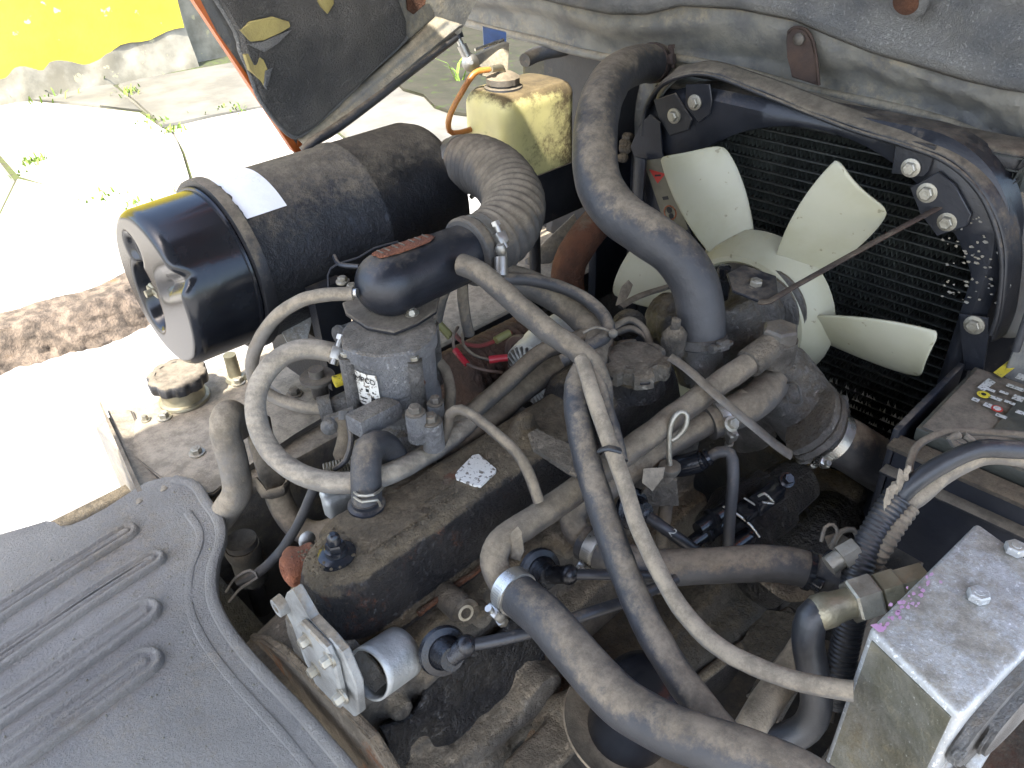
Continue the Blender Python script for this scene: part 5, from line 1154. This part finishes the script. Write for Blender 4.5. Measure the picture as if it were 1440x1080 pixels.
# ------------------------------------------------------------------ hydraulic fitting, loom and cables at right
hf = thing('hydraulic_hose', 'black hydraulic hose with zinc hex fitting beside the steel control box', 'hose', Pd(1150, 900, .75))
ph = [Pd(1158, 858, .735), Pd(1142, 868, .735), Pd(1136, 900, .74), Pd(1144, 950, .745), Pd(1148, 990, .75), Pd(1135, 1022, .76), Pd(1100, 1040, .77), Pd(1060, 1042, .78)]
b = B().tube(ph, .0148, 22); b.make('hose_tube', 'rubber_clean', hf)
fx0 = Pd(1150, 862, .735); fx1 = Pd(1272, 822, .74); fd = (fx1 - fx0).normalized()
b = B(); b.lathe(fx0, fd, [(-.004, .0145), (.0, .0165), (.012, .0165), (.016, .0150), (.030, .0140), (.034, .015)], 26); b.make('ferrule', 'brass', hf)
b = B(); b.lathe(fx0 + fd * .032, fd, [(0, .0195), (.002, .0215), (.022, .0215), (.024, .020)], 6); b.make('hex_nut', 'bolt', hf, ang=25)
b = B(); b.lathe(fx0 + fd * .055, fd, [(0, .0165), (.003, .0165), (.004, .019), (.022, .019), (.024, .017), (.05, .016)], 6); b.make('adapter', 'brass', hf, ang=25)
q = Pd(1182, 785, .80); b = B(); b.hexa(q, Pd(1205, 772, .80), .013); b.cyl(q, Pd(1165, 796, .80), .010, 14); b.make('small_hex_fitting', 'bolt', None, None, 'small pale hex fitting behind the corrugated loom', 'fitting')
b = B(); b.tube([Pd(1155, 762, .84), Pd(1160, 742, .84), Pd(1172, 738, .84), Pd(1178, 752, .84), Pd(1166, 770, .84)], .002, 8); b.tube([Pd(1172, 764, .84), Pd(1182, 748, .84), Pd(1200, 745, .84), Pd(1208, 760, .84)], .003, 8); b.prism([Pd(1160, 758, .845), Pd(1180, 752, .845), Pd(1200, 764, .845), Pd(1184, 778, .845), Pd(1166, 772, .845)], V((.002, .002, .001))); b.make('wire_terminal', 'bolt_dark', None, None, 'tangle of a bent metal wire terminal and eyelet beside the cable tie', 'connector')
def ribbed(per, amp):
    return lambda s, t: 1 + amp * math.copysign(abs(sin(pi * s / per)) ** .5, sin(pi * s / per)) - amp
hose('corrugated_loom', [Pd(1262, 700, .80), Pd(1242, 730, .80), Pd(1222, 765, .80), Pd(1206, 805, .80), Pd(1200, 850, .81), Pd(1190, 900, .82), Pd(1180, 950, .83), Pd(1178, 990, .84)], .0150, 'rubber_clean', 'black corrugated split loom rising behind the steel control box', 'loom', n=24, rf=ribbed(.0026, .045), step=.0006, jit=0)
hose('slim_corrugated_loom', [Pd(1282, 714, .795), Pd(1262, 742, .79), Pd(1245, 770, .79), Pd(1228, 800, .80), Pd(1218, 850, .81)], .0085, 'rubber_dust', 'slimmer corrugated loom alongside the larger one', 'loom', n=18, rf=ribbed(.0034, .08), step=.0008, jit=0)
hose('battery_cable', [Pd(1258, 706, .80), Pd(1275, 688, .795), Pd(1300, 668, .79), Pd(1340, 645, .785), Pd(1380, 631, .78), Pd(1420, 632, .78), Pd(1480, 636, .78)], .0092, 'rubber_clean', 'glossy black battery cable curving out of the corrugated loom', 'cable', n=16)
hose('taped_cable', [Pd(1268, 712, .80), Pd(1290, 700, .80), Pd(1322, 672, .80), Pd(1360, 650, .80), Pd(1400, 640, .80), Pd(1480, 650, .80)], .0095, 'rubber_tan', 'tan dusty cable lying just under the glossy battery cable', 'cable', n=14)
hose('thin_terminal_wire', [Pd(1278, 690, .80), Pd(1280, 650, .82), Pd(1292, 625, .83), Pd(1330, 608, .84), Pd(1380, 608, .845), Pd(1470, 614, .85)], .0040, 'rubber_dust', 'thin grey wire looping over the front of the battery', 'wire', n=10)
b = B(); b.grid(lambda u, v: Pd(1238 + 34 * u + 10 * v, 708 - 48 * u + 14 * sin(v * 7) + 8 * v, .80 - .01 * sin(v * pi)) + V((noise.noise(V((u * 7, v * 7, 2))) * .006,) * 3), 20, 14); b.make('tape_wrap', 'rubber_tan', None, None, 'frayed scrap of tan tape where the cables enter the corrugated loom', 'tape', thick=.003)
hose('tan_hose', [Pd(1135, 905, .83), Pd(1110, 945, .82), Pd(1080, 985, .80), Pd(1060, 1020, .78), Pd(1040, 1050, .77)], .0165, 'rubber_tan', 'dusty tan hose sloping down to the left behind the thin curved hose', n=18)
hose('tan_hose_behind', [Pd(1150, 900, .86), Pd(1120, 925, .86), Pd(1090, 965, .86), Pd(1075, 1010, .86)], .015, 'rubber_dust', 'duller tan hose half hidden behind the hydraulic hose', n=16)
hose('deep_hose', [Pd(1215, 850, .90), Pd(1175, 905, .88), Pd(1160, 960, .87), Pd(1150, 1010, .86)], .016, 'rubber_dust', 'dusty hose behind the black hydraulic hose, under its fitting', n=16)
b = B(); b.prism([Pz(1035, 850, .62), Pz(1120, 860, .62), Pz(1145, 930, .62), Pz(1100, 1010, .62), Pz(1050, 975, .62), Pz(1075, 940, .62), Pz(1040, 900, .62), Pz(1060, 880, .62)], V((0, 0, -.01)), .003, 1); b.make('frame_gusset', 'iron_dark', nf)
b = B(); b.tube([Pz(1110, 860, .61), Pz(1040, 910, .61), Pz(960, 975, .61)], .008, 10); b.make('tie_rod', 'iron', None, None, 'thin dull rod crossing the dark floor of the bay', 'rod')
b = B(); b.box(Pd(1200, 880, .93), (.14, .03, .14), bev=.004); b.prism([Pd(1210, 740, .95), Pd(1300, 790, .86), Pd(1290, 800, .86), Pd(1210, 770, .95)], V((0, 0, -.02)), .002, 1); b.make('dusty_bracket', 'iron', None, None, 'dusty dark steel bracket behind the corrugated loom', 'bracket', disp=.002)
b = B(); b.tube([Pd(1060, 800, 1.0), Pd(1080, 815, .98), Pd(1110, 835, .97), Pd(1140, 828, .97)], .012, 10, flat=.4); b.make('pipe_strap', 'iron', None, None, 'bent dusty strap hanging below the thick heater hose', 'bracket')

# ------------------------------------------------------------------ battery
ba = thing('battery', 'dusty black battery with a worn warning label and yellow strip on top', 'battery', Pz(1400, 620, .70))
BT = .945
A = Px(1286, 612, .89); 
bx0, bx1, by0, by1 = .87, 1.045, -.02, .215
b = B(); b.box(((bx0 + bx1) / 2, (by0 + by1) / 2, BT - .10), (bx1 - bx0, by1 - by0, .20), bev=.004); b.make('battery_case', 'black_dusty', ba)
b = B(); b.box(((bx0 + bx1) / 2, (by0 + by1) / 2, BT - .012), (bx1 - bx0 + .008, by1 - by0 + .008, .02), bev=.003); b.make('battery_lid', 'label', ba)
b = B(); b.box((bx0 + .105, by0 + .09, BT + .0035), (.12, .16, .0012)); tl = b.make('top_label', 'label', ba)
def bp(px, py): return Pz(px, py, BT + .0046)
def strip(nm, m, q, par=tl): b = B(); b.prism([bp(*p) for p in q], V((0, 0, .0004))); return b.make(nm, m, par)
strip('yellow_band', 'yellow_print', [(1397, 524), (1409, 531), (1460, 492), (1450, 482)])
strip('print_block', 'white_print', [(1390, 532), (1400, 538), (1384, 550), (1374, 545)])
b = B(); b.lathe(bp(1383, 555), (0, 0, 1), [(0, .0075), (.0006, .0075)], 22); b.make('warning_disc', 'yellow_print', tl)
b = B(); b.lathe(bp(1383, 555) + V((0, 0, .0005)), (0, 0, 1), [(0, .003), (.0006, .003)], 12); b.make('warning_symbol', 'black_print', tl)
b = B()
for (x, y, w, h) in ((1372, 562, .008, .006), (1392, 548, .012, .004), (1400, 560, .014, .005), (1412, 552, .010, .004), (1390, 570, .010, .007), (1420, 566, .012, .004), (1408, 585, .012, .005), (1432, 560, .012, .01), (1428, 545, .02, .006), (1435, 580, .01, .006), (1436, 530, .01, .012)):
    b.box(bp(x, y), (h * 1.2, w, .0005))
b.make('white_lettering', 'white_print', tl)
b = B()
for (x, y) in ((1402, 575),):
    b.lathe(bp(x, y), (0, 0, 1), [(0, .0065), (.0008, .0065)], 20)
b.make('red_symbol', 'red', tl)
b = B(); b.lathe(bp(1402, 575) + V((0, 0, .0006)), (0, 0, 1), [(0, .0045), (.0006, .0045)], 16); b.make('symbol_centre', 'white_print', tl)
# ledges of the battery box
bb = thing('battery_box', 'black steel battery box with folded ledges below the battery', 'box', V((.85, .1, .6)))
b = B(); b.box((.855, .095, .75), (.012, .27, .34), bev=.002); b.make('front_panel', 'black', bb)
b = B(); b.box((.846, .095, .925), (.03, .28, .006), bev=.001); b.make('top_ledge', 'dirt', bb)
b = B(); b.box((.84, .095, .885), (.02, .28, .004), bev=.001); b.make('lower_ledge', 'black_dusty', bb)
b = B(); b.box((.95, .235, .80), (.20, .008, .28), bev=.001); b.make('side_panel', 'black', bb)
b = B(); b.tube([Pd(1350, 612, .83), Pd(1336, 618, .83), Pd(1348, 628, .83), Pd(1362, 632, .83), Pd(1372, 625, .83), Pd(1355, 612, .83)], .004, 8); b.make('hold_down_link', 'tanktop', None, None, 'small pale metal link lying on the battery ledge', 'link')
# right pillar behind the battery
pl_ = thing('body_pillar', 'dusty grey curved body pillar right of the radiator', 'pillar', V((1.1, .12, .8)))
b = B(); b.grid(lambda u, v: V((1.06 + .06 * sin(u * pi), .185 - .14 * u + .02 * (v > 2), .72 + .58 * v)), 12, 20); b.make('inner_skin', 'rim', pl_, thick=.004)
b = B(); b.tube([V((1.055, .182, .98)), V((1.055, .184, 1.05)), V((1.06, .19, 1.16))], .005, 12); b.make('rubber_strip', 'rubber', pl_)

# ------------------------------------------------------------------ steel control box, lower right
cb = thing('control_box', 'bright galvanised sheet steel box with two bolts and crayon marks, lower right corner', 'box', Pz(1300, 1000, .80))
ZB = 1.0
A = Pz(1374, 733, ZB); Bc = Pz(1222, 884, ZB); Cc = Pz(1352, 1008, ZB); Dc = A + (Cc - Bc) * 1.15
b = B(); low_ = .30
vs4 = [A, Dc, Cc, Bc]
b.prism(vs4, V((0, 0, -low_)), 0)
es = [e for e in b.bm.edges]
bmesh.ops.bevel(b.bm, geom=es, offset=.005, segments=4, affect='EDGES', profile=.5)
b.make('box_shell', 'galv', cb, ang=50)
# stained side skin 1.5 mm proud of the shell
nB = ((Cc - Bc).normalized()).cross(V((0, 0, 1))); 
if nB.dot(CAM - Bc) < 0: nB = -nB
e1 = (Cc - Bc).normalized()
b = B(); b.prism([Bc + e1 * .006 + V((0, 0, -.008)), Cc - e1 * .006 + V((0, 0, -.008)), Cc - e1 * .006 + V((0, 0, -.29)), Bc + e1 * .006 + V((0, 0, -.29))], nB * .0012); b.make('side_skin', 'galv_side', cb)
bolt(cb, Pz(1374, 842, ZB), (0, 0, 1), .0092, .0085, 'galv', washer=False); bolt(cb, Pz(1426, 776, ZB), (0, 0, 1), .0092, .0085, 'galv', washer=False)
# relay disc on the near side
e2 = (Dc - Cc).normalized(); n2 = e2.cross(V((0, 0, 1))); 
if n2.dot(V((0, -1, 0))) < 0: n2 = -n2
dc_ = Cc + e2 * .085 + V((0, 0, -.050))
b = B(); pts = []
for k in range(40):
    t = 2 * pi * k / 40; pts.append(dc_ + e2 * (cos(t) * .082) + V((0, 0, sin(t) * .040)))
b.prism(pts, n2 * .010, .002, 2); b.prism([dc_ + (p - dc_) * .72 + n2 * .010 for p in pts], n2 * .008, .003, 2); b.make('side_cover', 'alu', cb)
for k in (.0,): 
    bolt(cb, Cc + e2 * .006 + V((0, 0, -.045)) + n2 * .004, n2, .006, .008, 'alu', washer=False); bolt(cb, Cc + e2 * .022 + V((0, 0, -.082)) + n2 * .006, n2, .006, .008, 'alu', washer=False)
b = B(); q = Cc + e2 * .085 + V((0, 0, -.012)) + n2 * .0185
b.prism([q, q + e2 * .03 + V((0, 0, .006)), q + e2 * .03 + V((0, 0, -.001)), q + V((0, 0, -.006))], n2 * .0004); b.make('orange_mark', 'orange', cb)
# crayon marks on top
b = B()
random.seed(5)
for k in range(30):
    t = random.random() ** .8; base = (1236 + 75 * (1 - t) * 1.05 , 884 - 88 * (1 - t)); 
    x = base[0] + random.gauss(6, 7); y = base[1] + random.gauss(2, 6); p = Pz(x, y, ZB + .0004); w = random.uniform(.0006, .0022); a = random.uniform(-.4, 1.2)
    b.prism([p + V((cos(a + t2) * w * random.uniform(.6, 2.0), sin(a + t2) * w * random.uniform(.5, 1.2), 0)) for t2 in (0, 1, 2, 3, 4, 5.1)], V((0, 0, .0003)))
b.prism([Pz(x, y, ZB + .0005) for x, y in [(1224, 879), (1232, 877), (1243, 882), (1243, 888), (1236, 889)]], V((0, 0, .0003)))
b.make('crayon_marks', 'magenta', cb)
# dusty cross plate under the box
b = B(); b.box((.52, -.04, .78), (.5, .12, .02), bev=.004); b.box((.50, -.05, .835), (.30, .03, .02), bev=.003); b.make('sill_plate', 'rust', None, None, 'rusty dusty sill plate below the steel control box', 'plate', disp=.003)
b = B(); b.prism([Pd(1352, 1080, .66), Pd(1405, 1020, .70), Pd(1412, 1025, .70), Pd(1372, 1090, .66)], V((0, 0, -.03)), .001, 1); b.make('sheet_edge', 'galv', None, None, 'upright edge of a grey sheet metal strip below the control box', 'strip')

# ------------------------------------------------------------------ alternator, exhaust drum, wires in the gap behind
al = thing('alternator', 'silver finned alternator glimpsed behind the valve cover', 'alternator', Pd(790, 500, 1.25))
q = Pd(790, 500, 1.24); ad = V((1, .05, .02)).normalized()
b = B(); b.lathe(q, ad, [(-.075, .035), (-.070, .052), (-.02, .062), (.03, .062), (.06, .05)], 40); b.make('alternator_body', 'alu_clean', al, disp=.001)
for k in range(8):
    a = 2 * pi * k / 16 + .2
b = B()
for k in range(26):
    a = 2 * pi * k / 26; u_, v_, _ = frame(ad); p = q - ad * .072 + (u_ * cos(a) + v_ * sin(a)) * .038
    b.box(p, (.006, .022, .004), (ad, u_ * cos(a) + v_ * sin(a), ad.cross(u_ * cos(a) + v_ * sin(a))), .001)
b.make('cooling_fins', 'alu', al)
b = B()
for k in range(5): b.box(Pd(742 + 9 * k, 530 + 5 * k - 6, 1.13) , (.045, .004, .010), (V((.75, .6, .2)).normalized(), V((-.6, .75, 0)).normalized(), V((-.1, -.1, 1)).normalized()), .001)
b.make('fin_block', 'alu_clean', al)
b = B(); b.box(Pd(772, 522, 1.13), (.05, .035, .02), bev=.003); b.lathe(Pd(800, 520, 1.12), V((-.5, -.6, .6)), [(0, .014), (.01, .013), (.01, .007), (.004, .006)], 18); b.make('terminal_block', 'alu', al)
b = B(); b.lathe(Pd(730, 492, 1.22), V((-1, -.3, .3)), [(-.02, .02), (0, .024), (.006, .022), (.006, .012), (0, .010)], 24); b.make('pulley_end', 'rust_dark', al)
dr = thing('ribbed_drum', 'rusty ribbed cylinder wound with dusty rings behind the gas mixer', 'coil', Pd(690, 520, 1.3))
a0 = Pd(640, 545, 1.22); a1 = Pd(760, 480, 1.36); dd = (a1 - a0)
b = B(); b.tube([a0, a1], .058, 40, .0016, lambda s, t: .84 + .16 * abs(sin(pi * s / .015)) ** .4); b.make('drum_rings', 'drum', dr)
hose('red_lead', [Pd(640, 470, 1.10), Pd(652, 482, 1.09), Pd(675, 486, 1.09), Pd(700, 478, 1.10), Pd(718, 468, 1.12)], .0032, 'red_wire', 'red wire running to the olive crimp connector', 'wire', n=8)
hose('olive_lead_end', [Pd(697, 479, 1.09), Pd(716, 468, 1.10)], .0058, 'olive_plug', 'olive crimp connector at the end of the red wire', 'connector', n=10)
hose('olive_plug_left', [Pd(614, 452, 1.08), Pd(634, 474, 1.08)], .0058, 'olive_plug', 'olive connector hanging against the dusty frame plate', 'connector', n=10)
hose('left_hanging_lead', [Pd(626, 405, 1.06), Pd(618, 430, 1.07), Pd(614, 452, 1.08)], .008, 'rubber_dust', 'grey lead hanging behind the bonnet flange, left one', 'wire', n=10)
hose('right_hanging_lead', [Pd(650, 400, 1.06), Pd(652, 430, 1.06), Pd(656, 455, 1.07), Pd(660, 470, 1.08)], .0075, 'rubber_dust', 'grey lead hanging behind the bonnet flange, right one', 'wire', n=10)
hose('red_sleeve', [Pd(640, 492, 1.06), Pd(648, 502, 1.055), Pd(657, 512, 1.05)], .0045, 'red_sleeve', 'bright red crimp sleeve on the brown wire', 'connector', n=10)
hose('red_sleeve', [Pd(688, 506, 1.06), Pd(702, 504, 1.06), Pd(714, 503, 1.06)], .0052, 'red_sleeve', 'bright red crimp sleeve beside the hose, right of the other', 'connector', n=10)
hose('brown_wire', [Pd(644, 460, 1.09), Pd(638, 472, 1.07), Pd(640, 492, 1.06), Pd(657, 512, 1.05), Pd(680, 520, 1.05), Pd(706, 524, 1.06)], .0022, 'wire', 'thin brown wire with a red sleeve across the rusty drum', 'wire', n=8)
hose('brown_wire_pair', [Pd(652, 465, 1.085), Pd(652, 485, 1.07), Pd(668, 500, 1.06), Pd(690, 506, 1.06)], .002, 'rubber_dust', 'thin grey wire joining the right red sleeve', 'wire', n=8)
hose('rusty_pipe', [Pd(842, 310, 1.45), Pd(818, 340, 1.42), Pd(800, 375, 1.42), Pd(800, 415, 1.44), Pd(815, 450, 1.46)], .030, 'rust', 'rusty exhaust pipe bending down behind the engine', 'pipe', n=26, disp=.002)
b = B(); b.tube([Pd(872, 432, 1.12), Pd(900, 416, 1.14), Pd(950, 400, 1.18)], .006, 8, flat=.5); b.make('adjuster_bar', 'black_dusty', None, None, 'dark slotted alternator adjuster bar behind the radiator hose', 'brace')
b = B(); b.box(Pd(895, 340, 1.40), (.006, .02, .30), bev=.001); b.make('side_rod', 'black', None, None, 'upright black strip between the frame and the radiator', 'strip')
b = B(); b.prism([Pd(866, 430, 1.30), Pd(874, 405, 1.32), Pd(884, 395, 1.33), Pd(890, 402, 1.33), Pd(886, 412, 1.32), Pd(876, 432, 1.30)], V((.004, .004, 0)), .001, 1); b.make('grey_link', 'tanktop', None, None, 'short pale link plate beside the upright black strip', 'link')
for k, (o, nm) in enumerate(((0, 'outer'), (1, 'inner'))):
    hose('sensor_cable', [Pd(860, 470 - 8 * o, 1.06), Pd(885, 462 - 12 * o, 1.07), Pd(905, 470 - 8 * o, 1.06), Pd(916, 488, 1.05)], .005, 'rubber_dust', ('lower' if not o else 'upper') + ' of two grey cables bowed behind the oil filler cap', 'cable', n=10)
b = B(); b.ball(Pd(885, 455, 1.10), .024, (1, 1, .8)); b.make('rear_casting', 'iron_dark', en, disp=.004)
b = B(); b.prism([Px(742, 362, 1.10), Px(808, 300, 1.20), Px(818, 330, 1.2), Px(748, 392, 1.1)], V((0, .01, -.01)), .001, 1); b.make('rail_brace', 'ledge', fr)
# distant clutter behind radiator hose, left
b = B(); b.box((1.15, .91, .98), (.16, .02, .40), bev=.004); b.make('radiator_side_plate', 'black', None, None, 'dark steel side plate between the coolant bottle and radiator', 'plate')
b = B()
for k in range(9): b.ball(Pd(884 + random.uniform(-8, 10), 205 + random.uniform(-14, 18), 1.36), .010, (1, .8, .9), 10)
b.jit(.004, 50); b.make('mud_lump', 'dirt', None, None, 'crumbly lump of grey mud beside the shroud edge', 'mud', disp=.003)

# ------------------------------------------------------------------ rubber floor mat
MZ = .80
edge = [(-140, 800), (-40, 762), (0, 750), (40, 738), (64, 731), (76, 733), (88, 742), (120, 730), (150, 714), (180, 694), (205, 678), (232, 671), (262, 671), (280, 680), (292, 698), (308, 718), (318, 738), (318, 758), (309, 785), (305, 812), (307, 838), (318, 865), (336, 893), (362, 925), (392, 957), (425, 990), (456, 1025), (488, 1062), (520, 1105), (560, 1170), (300, 1260), (-300, 1260), (-300, 900)]
mt_ = thing('rubber_floor_mat', 'worn grey rubber floor mat with long raised ribs and a lipped edge, lower left', 'floor mat', Pz(150, 900, MZ - .02))
EP = [Pz(*p, MZ) for p in edge]
# dense sheet: fan-free grid clipped to the outline
E2 = [(p.x, p.y) for p in EP]
def mz(x, y):
    q = V((x * 6, y * 6, 0)); return MZ + noise.noise(q) * .004 + noise.noise(q * 4) * .0008
b = B(); b.prism([V((x, y, MZ)) for x, y in E2], V((0, 0, -.008)))
top = [f for f in b.bm.faces if abs(f.normal.z) > .9]
bmesh.ops.triangulate(b.bm, faces=b.bm.faces[:])
for _ in range(5):
    es = [e for e in b.bm.edges if e.calc_length() > .022]
    if not es: break
    bmesh.ops.subdivide_edges(b.bm, edges=es, cuts=1); bmesh.ops.triangulate(b.bm, faces=b.bm.faces[:])
for v in b.bm.verts: v.co.z += mz(v.co.x, v.co.y) - MZ
b.make('sheet', 'mat', mt_, ang=60)
lipP = [EP[i] for i in range(2, 30)]
P = catmull(lipP, .012); 
def inward(i, d):
    t = (P[min(i + 1, len(P) - 1)] - P[max(i - 1, 0)]).normalized(); n_ = V((t.y, -t.x, 0)); return P[i] + n_ * d
sgn = 1 if poly_in(E2, inward(40, .01).x, inward(40, .01).y) else -1
j0 = int(len(P) * .30)
b = B(); b.tube([inward(i, sgn * .007) + V((0, 0, .001 + mz(P[i].x, P[i].y) - MZ)) for i in range(j0, len(P), 3)], .0075, 10, .008, flat=.62, up=V((0, 0, 1))); b.make('rolled_lip', 'mat', mt_)
b = B(); b.tube([inward(i, sgn * .034) + V((0, 0, -.0006 + mz(P[i].x, P[i].y) - MZ)) for i in range(j0 + 6, len(P), 3)], .0060, 8, .01, flat=.5, up=V((0, 0, 1))); b.make('inner_bead', 'mat', mt_)
# raised ribs (stadium rings)
def rib_end(px, py): return Pz(px, py, MZ)
ribs = [((194, 740), (-160, 966), .0160), ((232, 777), (-160, 1030), .0175), ((226, 848), (-160, 1112), .0200), ((228, 916), (-160, 1190), .0220), ]
dr0 = (Pz(-60, 1045, MZ) - Pz(222, 845, MZ)).normalized()
for (e0, e1_, hw) in ribs:
    a = Pz(*e0, MZ); d_ = (Pz(*e1_, MZ) - a).normalized(); n_ = V((-d_.y, d_.x, 0))
    a = a + d_ * hw; Lr = .60
    b = B()
    def loop(w, zz, inset=0):
        rg = []
        for k in range(17):
            t = -pi / 2 + pi * k / 16; p = a - d_ * (cos(t) * w) + n_ * (sin(t) * w); rg.append(p)
        for s in range(1, 24): rg.append(a + d_ * (Lr * s / 24) + n_ * w)
        for s in range(24, 0, -1): rg.append(a + d_ * (Lr * s / 24) - n_ * w)
        return [b.bm.verts.new(V((p.x, p.y, mz(p.x, p.y) + zz))) for p in rg]
    b.skin([loop(hw + .002, -.003), loop(hw, .0005), loop(hw - .0018, .0058), loop(hw - .0042, .0075), loop(hw - .0072, .0070), loop(hw - .0090, .0040), loop(hw * .32, .0036), loop(hw * .22, .0058), loop(hw * .10, .0062)], True, True)
    b.make('rib', 'mat', mt_, ang=60)
b = B(); 
for k in range(260):
    x = random.uniform(-.15, .25); y = random.uniform(.45, .98)
    if not poly_in(E2, x, y): continue
    bmesh.ops.create_icosphere(b.bm, subdivisions=1, radius=random.uniform(.0005, .0014), matrix=Matrix.Translation(V((x, y, mz(x, y) + .0008))))
b.make('grit', 'plinth', mt_, kind='stuff')
b = B(); b.prism([Pz(*p, .775) for p in [(-200, 830), (0, 760), (80, 750), (230, 690), (290, 705), (300, 800), (290, 850), (330, 920), (450, 1040), (500, 1100), (-200, 1200)]], V((0, 0, -.01))); b.make('floor_plate', 'rust_dark', None, None, 'thin rusty steel floor plate under the rubber mat', 'plate')
# mat's raised tongue by the tank
b = B(); b.grid(lambda u, v: Pz(168 + 50 * u + 20 * v, 712 - 26 * u + 2 * v - 14 * sin(v * 3), .785 + .004 * sin(u * 9) + .012 * v) , 14, 10); b.make('sealant_flake', 'tanktop', tk, thick=.002)
